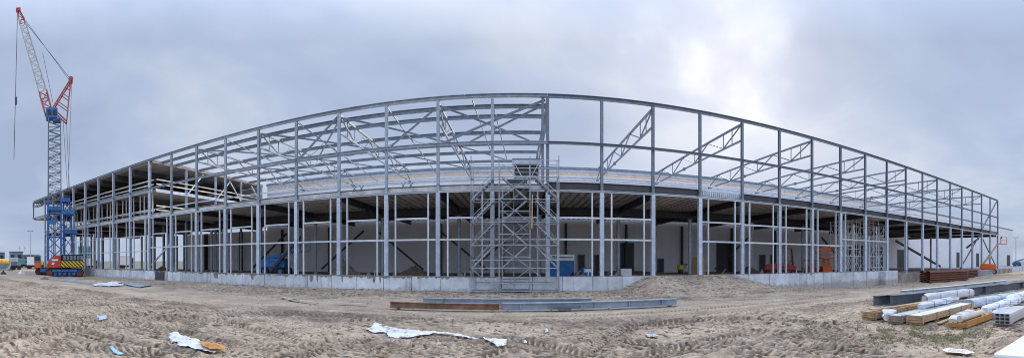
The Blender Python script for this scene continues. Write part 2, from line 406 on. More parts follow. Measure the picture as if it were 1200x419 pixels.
    mn = ramp(noise(6, 6, .7, (.6, 1.5, 1)), [(.38, (.25, .25, .25)), (.55, (1, 1, 1))])
    c1 = mix(c1, mud.outputs['Color'], mul(am_.outputs['Fac'], mn.outputs['Color']))
    speck = ramp(noise(11, 5, .75), [(.34, (.55, .50, .46)), (.50, (1, 1, 1)), (.75, (1.0, 1.0, 1.0))])
    c2 = mix(c1, speck.outputs['Color'], .7, 'MULTIPLY')
    fine = ramp(noise(38, 3, .6), [(.3, (.75, .72, .70)), (.6, (1, 1, 1))])
    c3 = mix(c2, fine.outputs['Color'], .6, 'MULTIPLY')
    # sparse moss-green weeds on the right foreground
    L.new(c3, b.inputs['Base Color'])
    n = noise(26, 6, .7); bp = N.new('ShaderNodeBump'); bp.inputs['Strength'].default_value = .7; bp.inputs['Distance'].default_value = .03
    L.new(n.outputs['Fac'], bp.inputs['Height']); L.new(bp.outputs['Normal'], b.inputs['Normal'])
    me.materials.append(mt)
    return o
ground_mesh()
def gz(x, y, pick='max'):
    rows, ang, H = GRID; x = np.atleast_1d(np.asarray(x, float)); y = np.atleast_1d(np.asarray(y, float))
    i = np.clip(np.searchsorted(-rows, -np.hypot(x, y)), 2, len(rows) - 3); j = np.clip(np.searchsorted(ang, np.arctan2(x, y)), 6, len(ang) - 7)
    if pick == 'point': return H[i, j]
    st = np.stack([H[i + a, j + b] for a in (-2, 0, 2) for b in (-6, -3, 0, 3, 6)])
    return st.max(0) if pick == 'max' else st.mean(0)
m_ = MB(); nn_ = 90; vs_ = []
for R_ in (98, 140, 400, 3600):
    for i in range(nn_ + 1):
        a = -1.5 + 3.0 * i / nn_; rr_ = R_ * (1 + (.12 * math.sin(i * 1.7) + .1 * math.sin(i * .61) if R_ == 98 else 0)); vs_.append((rr_ * math.sin(a), rr_ * math.cos(a), .05))
fo = m_.add(vs_, [(r_ * (nn_ + 1) + i, r_ * (nn_ + 1) + i + 1, (r_ + 1) * (nn_ + 1) + i + 1, (r_ + 1) * (nn_ + 1) + i) for r_ in range(3) for i in range(nn_)]).build('field', mat('far_grassland', (.14, .145, .105), .95, 0, .35, .05))
fo['kind'] = 'structure'; fo['label'] = 'dull green flat land beyond the yard'
# ---------------------------------------------------------------- the unfinished hall
ZF, ZM, ZR, ZT = .97, 6.65, 9.78, 12.93
YI, YB = 36.2, 46.9
K0, K1 = -18, 18
B = thing('steel_hall', 'long unfinished two-storey hall of bare grey steel on a concrete plinth', 'building', (0, D, 0), world=True)
# facade columns
mb = MB().ibeam((kx(0), D, .55), (kx(0), D, ZM - .08), .27, .26, .022, .016, up=(0, 1, 0))
mb.box(kx(0) - .19, kx(0) + .19, D - .19, D + .19, ZF, ZF + .03)
mb.box(kx(0) - .16, kx(0) + .16, D - .155, D + .155, ZM - .40, ZM - .375)
low = mb.build('lower_column', STEEL, B)
mb = MB().ibeam((kx(0), D, ZM + .081), (kx(0), D, ZT - .12), .19, .19, .018, .012, up=(0, 1, 0))
mb.box(kx(0) - .13, kx(0) + .13, D - .125, D + .125, ZM + .45, ZM + .475)
mb.box(kx(0) - .05, kx(0) + .05, D - .11, D - .096, ZR - .3, ZR + .3)
upp = mb.build('upper_column', STEELD, B)
for k in range(K0, K1 + 1):
    if k == 0: continue
    dup_part(low, B, .138 * D * k)
    if k > -10:
        c_ = dup_part(upp, B, .138 * D * k)
        if k < 0:
            if k == -9: uml = upp.data.copy(); uml.materials[0] = STEELM
            c_.data = uml
    else: MB().ibeam((kx(k), D, ZM + .081), (kx(k), D, ZT - .12), .26, .25, .022, .016, up=(0, 1, 0)).build('upper_column', STEEL, B)
# doubled brace column at bay zero
MB().ibeam((kx(0) - .33, D + .1, ZM + .1), (kx(0) - .33, D + .1, ZT - .12), .16, .19, .018, .012, up=(0, 1, 0)).build('upper_column', STEELD, B)
XL, XR = kx(K0) - 1.5 * .138 * D, kx(K1)
def hbeam(name, m, z, w, h, xa, xb, y=D, seg=2):
    """beam lengths spanning two bays, spliced end to end"""
    L = .138 * D * seg; x = xa; first = None
    while x < xb - .05:
        x2 = min(x + L, xb)
        MB().ibeam((x, y, z), (x2 - .012, y, z), w, h, .03, .02).build(name, m, B)
        x = x2
for xa, xb in [(XL, kx(0)), (kx(0), XR)]:
    hbeam('eaves_beam', STEELM if xa < 0 else STEELD, ZT, .24, .22, xa, xb)
    hbeam('middle_beam', STEELM if xa < 0 else STEELD, ZR, .18, .17, xa, xb, D - .19)
    hbeam('lower_beam', PALE, ZM, .2, .14, max(xa, kx(K0)), xb, D - .02)
# slab edge: pale concrete on the left of the scaffold, dark steel channel on the right
for k in range(-18, 18):
    xa, xb = kx(k) + .006, kx(k + 1) - .006
    if k < 0:
        mb = MB().box(xa, xb, D + .16, D + .5, ZM + .1, ZM + .38).box(xa, xb, D + .26, D + .5, ZM + .381, ZM + .50)
        mb.build('slab_edge_panel', EDGE, B)
        MB().box(xa, xb, D + .2, D + .235, ZM + .39, ZM + .46).build('edge_angle', DARK, B)
        if k in (-4, -3):
            for q in (1.0, 1.55):
                x_ = xa + q; MB().bar((x_, D + .12, ZM + .35), (x_ + .34, D + .12, ZM + .75), .05).bar((x_, D + .14, ZM + .75), (x_ + .34, D + .14, ZM + .35), .05).build('lifting_bracket', STEELD, B)
    else:
        if k == 3: mb = MB(); [mb.box(xa + i * .18, xa + i * .18 + .06, D + .16, D + .30, ZM + .18, ZM + .60) for i in range(20)]; mb.box(xa, xb, D + .31, D + .34, ZM + .12, ZM + .66); mb.build('slab_edge_panel', PALE, B)
        else: MB().ibeam((xa, D + .18, ZM + .36), (xb, D + .18, ZM + .36), .2, .50, .03, .02).build('slab_edge_channel', DARK if k < 17 else STEELD, B)
    mb = MB().bar((xa, D + .55, ZM + 1.0), (xb, D + .55, ZM + 1.0), .05, .09)
    mb.build('edge_toe_rail', PALE, B)
# light-gauge studs and cladding rails
sb = MB().box(kx(0) + .62, kx(0) + .72, D - .08, D + .05, .75, ZM - .08).build('wall_stud', PALE, B)
sb.name = 'wall_stud'
for k in range(-10, 8):
    for s in (-1, 1):
        if k == 0 and s == 1: continue
        if k == 2 and s == 1 or k == 3 and s == -1: continue
        if k >= 7 and s == 1: pass
        dup_part(sb, B, .138 * D * k + (0 if s > 0 else -1.34))
for k in range(-10, 7):
    if k == 2: continue
    xa, xb = kx(k) + .13, kx(k + 1) - .13
    mb = MB().box(xa, xb, D - .085, D - .02, 3.37, 3.49); mb.build('cladding_rail', PALE, B)
    if k in (4, 5, 6): zr = 4.82
    else: zr = 4.87
    if k < 6: MB().box(xa + (.58 if k < 0 else 0), xb - (.58 if k < 0 else 0), D - .088, D - .022, zr - .06, zr + .06).build('cladding_rail', PALE, B)
# timber-framed opening lower rails on the right
for k in (7, 8): MB().box(kx(k) + .13, kx(k + 1) - .13, D - .085, D - .02, 4.02, 4.14).build('cladding_rail', PALE, B)
for dx in (1.2, 2.4):
    for k in (7, 8): MB().box(kx(k) + dx - .05, kx(k) + dx + .05, D + .4, D + .5, .7, 4.6 if dx < 2 else 5.7).build('wall_stud', PALE, B)
MB().box(kx(7) + 1.0, kx(7) + 1.1, D + .9, D + 1.0, .7, 3.6).box(kx(7) + 2.9, kx(7) + 3.0, D + .9, D + 1.0, .7, 3.6).box(kx(7) + 1.11, kx(7) + 2.89, D + .9, D + 1.0, 3.5, 3.6).build('door_frame', PALE, B)
# left wing: rails and studs
for k in range(-18, -10):
    xa, xb = kx(k) + .13, kx(k + 1) - .13
    for z in (3.05, 4.75): MB().box(xa, xb, D - .085, D - .02, z - .05, z + .05).build('cladding_rail', PALE, B)
    for dx in (.75, 2.85): MB().box(kx(k) + dx - .05, kx(k) + dx + .05, D - .06, D + .06, .75, ZM - .08).build('wall_stud', PALE, B)
    for i in range(4): MB().box(kx(k) + .65 + i * .78 - .05, kx(k) + .65 + i * .78 + .05, D + .9, D + 1.0, ZM + .65, ZR - .3).build('infill_stud', CREAM, B)
    for z in (7.55,): MB().box(xa, xb, D + .75, D + .86, z - .06, z + .06).build('edge_toe_rail', PALE, B)
    MB().box(kx(k) + .006, kx(k + 1) - .006, D + .12, D + .45, ZR - .28, ZR + .06).build('upper_slab_edge', STEEL, B)
    for z in (10.35, 10.85):
        MB().box(kx(k) + .01, kx(k + 1) - .01, D + .5, D + .56, z - .06, z + .06).build('guard_rail', CREAM, B)
# return of the left wing: posts, rails, slab edges, braces running back
XW = kx(-10) + .3
for z, h, m in [(ZM + .3, .55, CONC), (ZR - .1, .34, STEEL)]:
    MB().box(XW - .1, XW + .1, D + .6, YB - .3, z - h / 2, z + h / 2).build('return_slab_edge', m, B)
for z in (10.35, 10.85, 7.55, 8.0): MB().box(XW + .12, XW + .18, D + .6, YB - .4, z - .06, z + .06).build('guard_rail', CREAM, B)
for y in (31.6, 36.6, 41.6, 46.2):
    MB().ibeam((XW, y, .5), (XW, y, ZT - .4), .22, .22, .02, .014, up=(0, 1, 0)).build('return_column', STEEL, B)
for y, s in ((31.6, 1), (41.6, -1), (36.6, 1), (46.2, -1)):
    MB().bar((XW + .2, y, ZR - .1), (XW + .2, y + s * 2.6, ZT - .6), .12).build('diagonal_brace', PALE, B)
for (a, b) in [((at(200, 285, D + .6)), at(176, 312, D + .6))]:
    MB().bar(a, b, .14).build('diagonal_brace', STEEL, B)
# roof trusses
def truss(x, name='roof_truss'):
    t = bpy.data.objects.new(name, None); COL.objects.link(t); t.parent = B; t.location = (x, 0, 0)
    y0, y1, zt, zb = D + .12, YB - .5, 12.66, 11.40
    n = 7; st = (y1 - y0) / n
    def o(nm, mbx): ob = mbx.build(nm, STEELD); ob.parent = t; ob.location = (0, -D, 0); return ob
    o('top_chord', MB().bar((0, y0, zt), (0, y1, zt), .14, .15)); o('bottom_chord', MB().bar((0, y0, zb), (0, y1, zb), .12, .13))
    m = MB(); 
    for i in range(n):
        a, b = y0 + i * st, y0 + (i + 1) * st; c = (a + b) / 2
        if i % 2 == 0: m.bar((0, a + .1, zt - .07), (0, b, zb + .06), .085); m.bar((0, c, zt - .07), (0, b, zb + .06) if i else (0, c, zb + .06), .06) if i == 0 else None
        else: m.bar((0, a, zb + .06), (0, b, zt - .07), .085)
        if i in (1, 3, 5): m.bar((0, a, zb + .06), (0, a, zt - .07), .06)
    o('web', m)
    o('splice_plate', MB().box(-.1, .1, D + 11.0, D + 11.3, zb - .14, zb + .14))
    return t
t0 = truss(kx(2))
for k in (0, 4, 6, 8, 10, 12, 14, 16, -2, -4, -6, -8):
    r = dup(t0, (kx(k), 0, 0), parent=B)
# roof purlins over the left half and bracing
for y in (28.15, 30.1, 33.9, 37.2, 40.0, 43.6):
    for k in range(-10, 0, 2):
        MB().ibeam((kx(k) + .01, y, ZT - .08), (kx(k + 2) - .01, y, ZT - .08), .16, .28, .03, .02).build('roof_purlin', STEELD, B)
def rod(name, a, b, w, m=STEELD): MB().bar(a, b, w).build(name, m, B)
ZB = 12.55
for k, s in ((-2, 1), (-4, -1), (-6, 1), (-8, -1)):
    a, b = (kx(k), D + .3, ZB), (kx(k + 2), 36.5, ZB)
    c, d = (kx(k + 2), D + .3, ZB), (kx(k), 36.5, ZB - .14)
    rod('roof_brace', a, b, .11); rod('roof_brace', c, d, .11)
    rod('roof_brace', (kx(k), 36.5, ZB), (kx(k + 2), 46, ZB), .09)
# vertical cross bracing in the facade and between trusses
rod('facade_brace', (kx(0) - .15, D + .22, ZT - .2), (kx(-2) + .1, D + .22, ZR + .1), .13)
rod('facade_brace', (kx(-4) - .1, D + .22, ZT - .2), (kx(-5) + .1, D + .22, ZR + .1), .12)
rod('facade_brace', (kx(-5) + .1, D + .22, ZT - .2), (kx(-4) - .1, D + .36, ZR + .1), .06)
rod('facade_brace', (kx(K1) - .1, D + .22, ZT - .2), (kx(K1 - 2) + .1, D + .22, ZM + .2), .2)
rod('facade_brace', (kx(K1) - .1, D + .25, .9), (kx(K1 - 2), D + .25, ZM - .2), .15)
rod('facade_brace', (kx(K1 - 4), D + .25, .9), (kx(K1 - 2), D + .25, ZM - .2), .15)
for x in (kx(-2) + 2.3, kx(-2) + 3.6):
    rod('erection_tie', (x, D + .3, ZT - .2), (x + .7, 40, 12.0), .07)
for k in (-5, -3, -7):
    rod('erection_tie', (kx(k), D + .3, ZT - .2), (kx(k) + .4, 44, 11.2), .07)
# sagging safety-net edge ropes
for (k, y) in ((-4, 31), (-3, 31), (-6, 31), (-5, 32.5)):
    m = MB(); p = None
    for i in range(13):
        u = i / 12; q = Vector((kx(k) + u * .138 * D, y, 12.3 - 1.0 * 4 * u * (1 - u)))
        if p is not None: m.bar(p, q, .035)
        p = q
    m.build('net_rope', STEELD, B)
# roof deck and upper floor of the left wing (underside seen), overhanging end
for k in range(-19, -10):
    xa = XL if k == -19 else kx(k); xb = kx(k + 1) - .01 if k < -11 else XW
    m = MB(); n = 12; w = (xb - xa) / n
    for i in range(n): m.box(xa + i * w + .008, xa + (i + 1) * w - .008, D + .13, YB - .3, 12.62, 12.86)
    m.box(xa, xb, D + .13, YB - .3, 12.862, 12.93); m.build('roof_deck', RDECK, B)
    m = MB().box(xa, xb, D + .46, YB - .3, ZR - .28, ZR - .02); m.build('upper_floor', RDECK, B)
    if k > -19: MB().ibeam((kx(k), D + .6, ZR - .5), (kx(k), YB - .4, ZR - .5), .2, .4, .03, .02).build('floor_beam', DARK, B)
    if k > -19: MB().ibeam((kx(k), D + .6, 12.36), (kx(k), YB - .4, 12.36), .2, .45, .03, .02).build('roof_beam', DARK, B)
for y in (31.5, 36.5, 41.6): MB().ibeam((kx(K0), y, 12.2), (XW - .2, y, 12.2), .2, .3, .03, .02).build('roof_beam', STEELD, B)
for k in range(-18, -10):
    m = MB(); w = .138 * D / 3
    for i in range(3): m.box(kx(k) + i * w + .006, kx(k) + (i + 1) * w - .006, YB - .28, YB - .12, ZM + .52, 12.6)
    m.build('rear_wall_panel', PANEL if k % 3 else DOORM, B)
    for y in (31.5, 41.6):
        MB().ibeam((kx(k), y, .5), (kx(k), y, ZM - .3), .24, .24, .02, .014, up=(0, 1, 0)).build('inner_column', STEELD if k % 2 else STEEL, B)
        MB().ibeam((kx(k), y, ZM + .52), (kx(k), y, 12.1), .2, .2, .02, .014, up=(0, 1, 0)).build('inner_column', STEELD, B)
    if k % 2: MB().ibeam((kx(k), 46.2, .5), (kx(k), 46.2, ZM - .3), .3, .3, .02, .014, up=(0, 1, 0)).build('inner_column', DARK, B)
MB().lattice((XL, D + .25, 12.3), (kx(-16), D + .25, 12.3), .8, .8, 10, .09, .06).build('overhang_truss', STEELD, B)
MB().bar((XL, D, ZR), (XL, D, ZT - .12), .18).build('overhang_post', STEELD, B)
MB().bar((XL, D + 6, ZR), (XL, D + 6, ZT - .12), .18).bar((XL, D + .1, ZR - .1), (XL, D + 12, ZR - .1), .15, .25).bar((XL, D + .1, ZT - .2), (XL, D + 12, ZT - .2), .15, .25).build('overhang_frame', STEELD, B)
# mezzanine deck: planks with open joints, girders and beams below
for k in range(-18, 18):
    xa, xb = kx(k), kx(k + 1); n = 3; w = (xb - xa) / n
    m = MB()
    n = 6; w = (xb - xa) / n
    for i in range(n): m.box(xa + i * w + .12, xa + (i + 1) * w - .12, D + .51, YB - .25, ZM + .22, ZM + .40)
    m.box(xa, xb, D + .51, YB - .25, ZM + .402, ZM + .5)
    m.build('floor_deck', SOFFIT, B)
for k in range(-18, 19, 2):
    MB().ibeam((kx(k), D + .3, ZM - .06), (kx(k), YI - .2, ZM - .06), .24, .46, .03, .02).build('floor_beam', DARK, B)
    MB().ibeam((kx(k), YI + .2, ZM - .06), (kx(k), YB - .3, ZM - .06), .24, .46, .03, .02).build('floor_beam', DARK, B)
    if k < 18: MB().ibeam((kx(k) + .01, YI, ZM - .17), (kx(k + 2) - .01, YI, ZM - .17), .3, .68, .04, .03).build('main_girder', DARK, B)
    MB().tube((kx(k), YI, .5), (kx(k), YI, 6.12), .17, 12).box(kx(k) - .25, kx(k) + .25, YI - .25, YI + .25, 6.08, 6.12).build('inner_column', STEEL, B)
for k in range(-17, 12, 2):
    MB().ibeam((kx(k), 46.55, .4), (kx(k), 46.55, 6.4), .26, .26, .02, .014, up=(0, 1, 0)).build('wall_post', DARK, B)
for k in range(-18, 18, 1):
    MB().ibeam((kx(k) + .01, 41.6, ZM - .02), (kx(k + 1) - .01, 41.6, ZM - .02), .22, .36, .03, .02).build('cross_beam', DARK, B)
# dark cross braces in front of the back wall
for k, up in ((-10, 1), (-7, 1), (-3, -1), (-2, 1), (-5, -1), (6, 1), (11, -1), (12, -1)):
    x0, x1 = kx(k), kx(k + 1) + .6
    a = (x0, 44.5, 1.0 if up > 0 else 5.6); b = (x1 + 1.4, 44.5, 5.6 if up > 0 else 1.0)
    rod('wall_brace', a, b, .2, DARK)
for (a, b) in [((1050, 282), (1102, 312)), ((1133, 290), (1147, 279))]:
    rod('wall_brace', at(*a, 30), at(*b, 30), .25, DARK)
rod('wall_brace', at(317, 318, 31), at(352, 277, 31), .22, DARK)
# back wall of white panels: doors are sub-parts
def wall(xa, xb, z0, z1, y, nm='back_wall'):
    m = MB(); n = max(1, round((xb - xa) / 1.2)); w = (xb - xa) / n
    for i in range(n): m.box(xa + i * w + .006, xa + (i + 1) * w - .006, y, y + .18, z0, z1)
    m.box(xa, xb, y + .03, y + .17, z0, z1 - .01)
    return m.build(nm, PANEL, B)
bw = wall(XW + .5, 135, .3, 13.0, YB)
wall(-51, XW + .49, .3, 6.4, YB + .02, 'rear_wall')
def sub(name, m, mbx):
    o = mbx.build(name, m); o.parent = bw; o.location = Vector((0, -D, 0)) - bw.location; return o
sub('wall_coping', STEELD, MB().box(XW + .4, 135.1, YB - .06, YB + .24, 12.72, 13.06))
sub('timber_strip', PALET, MB().box(XW + .6, 60, YB - .05, YB - .004, 12.1, 12.42))
sub('flashing', STEEL, MB().box(XW + .6, 70, YB - .10, YB - .052, 11.45, 11.62).box(XW + .6, 70, YB - .12, YB - .054, 12.5, 12.6))
sub('gable_wall', PANEL, MB().box(134.8, 135, YB + .25, YB + 40, -.2, 13.0))
for (pa, pb, pt) in [(727, 742, 285), (840, 859, 285), (771, 777, 303.5), (814.5, 820, 304), (890, 896, 299), (903, 907, 299), (678, 684.5, 299), (697, 704, 299), (1052, 1060, 293), (1121, 1124, 296), (1144, 1147, 297), (992, 1013, 288), (1022, 1034, 290), (1180, 1183.5, 299)]:  # wide dark leaf behind the inside scaffolds is added to darken the wall
    a, b = at(pa, pt, YB), at(pb, pt, YB); zt = min(max(a.z, b.z), 5)
    dr = sub('door', DOORM, MB().box(a.x, b.x, YB - .06, YB - .004, .3, zt))
    fr = MB().box(a.x - .12, a.x - .005, YB - .08, YB - .006, .3, zt + .12).box(b.x + .005, b.x + .12, YB - .08, YB - .006, .3, zt + .12).box(a.x, b.x, YB - .08, YB - .006, zt + .005, zt + .12)
    sub('door_frame', STEELD, fr)
def plinth_mat():
    m = CONC.copy(); m.name = 'mud_splashed_plinth'; nt = m.node_tree; N = nt.nodes; L = nt.links; b = N['Principled BSDF']
    src = b.inputs['Base Color'].links[0].from_socket
    tc = N.new('ShaderNodeTexCoord'); sp = N.new('ShaderNodeSeparateXYZ'); L.new(tc.outputs['Object'], sp.inputs[0])
    n = N.new('ShaderNodeTexNoise'); n.inputs['Scale'].default_value = 2.6; n.inputs['Detail'].default_value = 8; n.inputs['Roughness'].default_value = .75; L.new(tc.outputs['Object'], n.inputs['Vector'])
    zz = N.new('ShaderNodeMapRange'); zz.inputs['From Min'].default_value = -.1; zz.inputs['From Max'].default_value = .75; zz.inputs['To Min'].default_value = .30; zz.inputs['To Max'].default_value = -.25; L.new(sp.outputs['Z'], zz.inputs['Value'])
    a = N.new('ShaderNodeMath'); a.operation = 'ADD'; L.new(n.outputs['Fac'], a.inputs[0]); L.new(zz.outputs['Result'], a.inputs[1])
    r = N.new('ShaderNodeMapRange'); r.inputs['From Min'].default_value = .62; r.inputs['From Max'].default_value = .78; r.inputs['To Max'].default_value = .7; L.new(a.outputs[0], r.inputs['Value'])
    mp = N.new('ShaderNodeMapping'); mp.inputs['Scale'].default_value = (3.2, 3.2, .22); L.new(tc.outputs['Object'], mp.inputs['Vector'])
    s2 = N.new('ShaderNodeTexNoise'); s2.inputs['Scale'].default_value = 1.0; s2.inputs['Detail'].default_value = 5; L.new(mp.outputs['Vector'], s2.inputs['Vector'])
    r2 = N.new('ShaderNodeMapRange'); r2.inputs['From Min'].default_value = .58; r2.inputs['From Max'].default_value = .72; r2.inputs['To Max'].default_value = .6; L.new(s2.outputs['Fac'], r2.inputs['Value'])
    x1 = N.new('ShaderNodeMix'); x1.data_type = 'RGBA'; L.new(r2.outputs['Result'], x1.inputs['Factor']); L.new(src, x1.inputs['A']); x1.inputs['B'].default_value = (.22, .21, .195, 1)
    x2 = N.new('ShaderNodeMix'); x2.data_type = 'RGBA'; L.new(r.outputs['Result'], x2.inputs['Factor']); L.new(x1.outputs['Result'], x2.inputs['A']); x2.inputs['B'].default_value = (.30, .25, .20, 1)
    L.new(x2.outputs['Result'], b.inputs['Base Color']); return m
PLINTH = plinth_mat()
# concrete plinth in panels, rough mortar along its top, slab behind
for i in range(52):
    xa = -57 + i * 2.0; xb = xa + 1.965
    if xa > 33.0: break
    if xa > 9.6 and xb < 13.2: continue
    m = MB().box(xa, xb, D - .42 - .004 * (i % 3), D - .2, -1.2, ZF - .004 * (i % 4)); m.build('plinth_panel', PLINTH, B, bevel=.012)
MB().box(33.1, 35.3, D - 1.2, D - .2, -1.2, ZF - .03).build('plinth_end_block', PLINTH, B, bevel=.02)
for xa, xb, dens in ((-32, -1.5, 1), (-44, -32, .35), (22, 33, .5)):
    x = xa; m = MB()
    while x < xb:
        w = random.uniform(.12, .5); dpt = random.uniform(.03, .22) * dens + (.45 * dens if random.random() < .05 else 0)
        z1 = ZF + .02; y = D - .436
        m.add([(x, y, z1), (x + w, y, z1), (x + w * .85, y, z1 - dpt * random.uniform(.5, 1)), (x + w * .5, y - .01, z1 - dpt), (x + w * .1, y, z1 - dpt * random.uniform(.4, 1)),
               (x, y + .03, z1), (x + w, y + .03, z1), (x + w * .85, y + .03, z1 - dpt * .6), (x + w * .5, y + .03, z1 - dpt), (x + w * .1, y + .03, z1 - dpt * .5)],
              [(0, 1, 2, 3, 4), (9, 8, 7, 6, 5), (0, 4, 9, 5), (1, 6, 7, 2), (2, 7, 8, 3), (3, 8, 9, 4)])
        x += w * .9
    m.build('mortar_smear', CONCD, B)
MB().box(kx(-18), 75, D - .195, YB - .1, -1.4, .58).build('ground_slab', FLOORM, B)
MB().box(kx(-18), 36.5, D - .43, D + .35, ZF + .0, ZF + .012).build('plinth_cap', CONCD, B)
# ---------------------------------------------------------------- scaffolds
def scaffold(loc, label, bays, depth, lifts, lift_h, base_z, group=None, rz=0, xs=None, stairs=True):
    MESHG = MESHG_ if stairs else MESHP
    rk = 1 if stairs else 1.7
    s = thing('scaffold_tower', label, 'scaffold', loc, rz, group)
    H = base_z + lifts * lift_h
    tops = {}
    for ix, x in enumerate(xs):
        for y in (0, depth):
            top = H + (1.3 if ix in (0, len(xs) - 1) else .9 + .5 * random.random())
            MB().tube((x, y, 0.05), (x, y, top), .03 * rk, 6).build('standard', MESHG, s, world=False)
            MB().box(x - .09, x + .09, y - .09, y + .09, 0, .04).build('base_plate', STEELD, s, world=False)
    for l in range(lifts + 1):
        z = base_z + l * lift_h
        for y in (0, depth):
            for dz in ((0, .5) if l in (0, 1) else ((0,) if l < lifts else (0, .5, 1.0))):
                m = MB()
                for a, b in zip(xs[:-1], xs[1:]): m.tube((a, y, z + dz), (b, y, z + dz), .024 * rk, 5)
                m.build('ledger', MESHG, s, world=False)
        if stairs and l < lifts:
            MB().tube((xs[1], 0, z + .7), (xs[2], 0, z + .7), .022, 5).build('ledger', MESHG, s, world=False); MB().tube((xs[1], depth, z + .7), (xs[2], depth, z + .7), .022, 5).build('ledger', MESHG, s, world=False)
            xm = (xs[1] + xs[2]) / 2
            if l: MB().tube((xm - .05, depth * .55, z - lift_h), (xm - .05, depth * .55, z + lift_h * (1 if l == lifts - 1 else 0)), .03, 6).build('standard', MESHG, s, world=False); MB().box(xm - .03, xs[2] - .06, .06, depth - .05, z + .7, z + .74).build('deck', STEELD, s, world=False)
        for x in xs: MB().tube((x, 0, z), (x, depth, z), .024, 5).build('transom', MESHG, s, world=False)
    nb = len(xs) - 1
    for b in range(nb):
        xa, xb = xs[b], xs[b + 1]
        for l in range(lifts):
            z = base_z + l * lift_h
            if l == 0 or b not in (0, nb - 1) or not stairs:
                m = MB(); f = (l + b) % 2
                m.tube((xa, -.05, z) if f else (xb, -.05, z), (xb, -.05, z + lift_h) if f else (xa, -.05, z + lift_h), .022 * rk, 5)
                if not stairs: m.tube((xa, depth + .05, z + lift_h) if f else (xb, depth + .05, z + lift_h), (xb, depth + .05, z) if f else (xa, depth + .05, z), .022 * rk, 5)
                m.build('diagonal_brace', MESHG, s, world=False)
            if stairs and l > 0 and b in (0, nb - 1):
                f = b == 0
                a0, a1 = (xa + .05, xb - .35) if f else (xb - .05, xa + .35)
                m = MB()
                for y in (.12, depth - .12):
                    m.bar((a0, y, z + .05), (a1, y, z + lift_h - .05), .035, .06); m.tube((a0, y, z + .38), (a1, y, z + lift_h + .28), .02, 5)
                for i in range(7):
                    u = (i + .5) / 7; x = a0 + (a1 - a0) * u; zz = z + .05 + (lift_h - .1) * u
                    m.box(x - .1, x + .1, .13, depth - .13, zz - .015, zz + .015)
                m.build('stair_flight', MESHG, s, world=False)
            if b == 1 or (not stairs and l % 2 == 0):
                MB().box(xa + .06, xb - .06, .05, depth - .05, z + .03, z + .07).build('deck', STEELD, s, world=False)
                if stairs and l > 0:
                    m = MB(); f = l % 2; a0, a1 = (xa + .2, xb - .2) if f else (xb - .2, xa + .2)
                    for y in (.1, depth * .45): m.bar((a0, y, z + .05), (a1, y, z + lift_h - .05), .04, .08); m.tube((a0, y, z + .9), (a1, y, z + lift_h + .8), .018, 5)
                    for i in range(8):
                        u = (i + .5) / 8; x = a0 + (a1 - a0) * u; m.box(x - .08, x + .08, .11, depth * .44, z + lift_h * u - .015, z + lift_h * u + .015)
                    m.build('stair_flight', MESHG, s, world=False)
    return s
xs = [at(p, 300, 25.0).x for p in (552.5, 585, 621, 654.5)]
sc = scaffold((0, 24.75, 0), 'tall grey tube scaffold stair tower standing in front of the middle of the hall', 3, 1.15, 5, 1.42, .12, xs=xs)
p = at(622, 250, 24.8)
MB().bar((p.x + .06, -.04, 4.0), (p.x + .1, -.04, 6.1), .07, .05).build('timber_pole', TIMB, sc, world=False)
m = MB().box(xs[1] + .5, xs[2] - .15, -.1, 1.2, 7.0, 7.06); m.build('deck', MESHG, sc, world=False)
# weather hut on the upper deck at the top of the stairs
hx0, hx1 = at(602, 200, 27.6).x, at(632, 200, 27.6).x
hut = thing('site_hut', 'small dark flat roofed hut with timber braces above the scaffold stairs', 'hut', ((hx0 + hx1) / 2, 27.6, 7.0), world=True)
z0, z1 = 7.15, 9.0
MB().box(hx0, hx1, 27.75, 28.9, 7.76, z1 - .1).box(hx0, hx0 + .08, 27.6, 28.9, z0, z1 - .11).box(hx1 - .08, hx1, 27.6, 28.9, z0, z1 - .11).build('hut_wall', TIMBD if False else DARK, hut)
MB().box(hx0 - .1, hx1 + .1, 27.45, 29.1, z1 - .1, z1 + .02).build('roof', GIRDD, hut, bevel=.01)
MB().box(hx0 - .1, hx1 + .1, 27.44, 27.52, z1 - .36, z1 - .11).build('fascia', STEEL, hut)
MB().bar((hx0 + .1, 27.42, z1 - .4), (hx0 + .8, 27.42, z0 + .15), .08, .05).bar((hx1 - .1, 27.42, z1 - .4), (hx1 - .8, 27.42, z0 + .15), .08, .05).build('timber_brace', PALET, hut)
MB().box(hx0 - .25, hx1 + .6, 27.36, 27.42, z0 + .28, z0 + .42).build('timber_rail', PALET, hut)
MB().box(hx0 + .0, hx1 - .0, 27.6, 28.9, 7.16, 7.22).bar((hx0 + .04, 27.6, 7.17), (hx0 + .04, 27.6, z1 - .12), .07).bar((hx1 - .04, 27.6, 7.17), (hx1 - .04, 27.6, z1 - .12), .07).build('hut_frame', MESHG, hut)
# scaffolds inside the hall
for i, (pa, pb, Y, lab) in enumerate([(984, 1008, 30.2, 'grey scaffold tower inside the hall just right of the orange lift'), (1017, 1041, 29.8, 'grey scaffold tower inside the hall beside the two pale columns, rightmost one')]):
    xa, xb = at(pa, 300, Y).x, at(pb, 300, Y).x; n = 5 if i == 0 else 4
    scaffold((xa, Y, .58), lab, n, 1.4, 4, 1.3, .15, xs=[(xb - xa) * j / n for j in range(n + 1)], stairs=False)
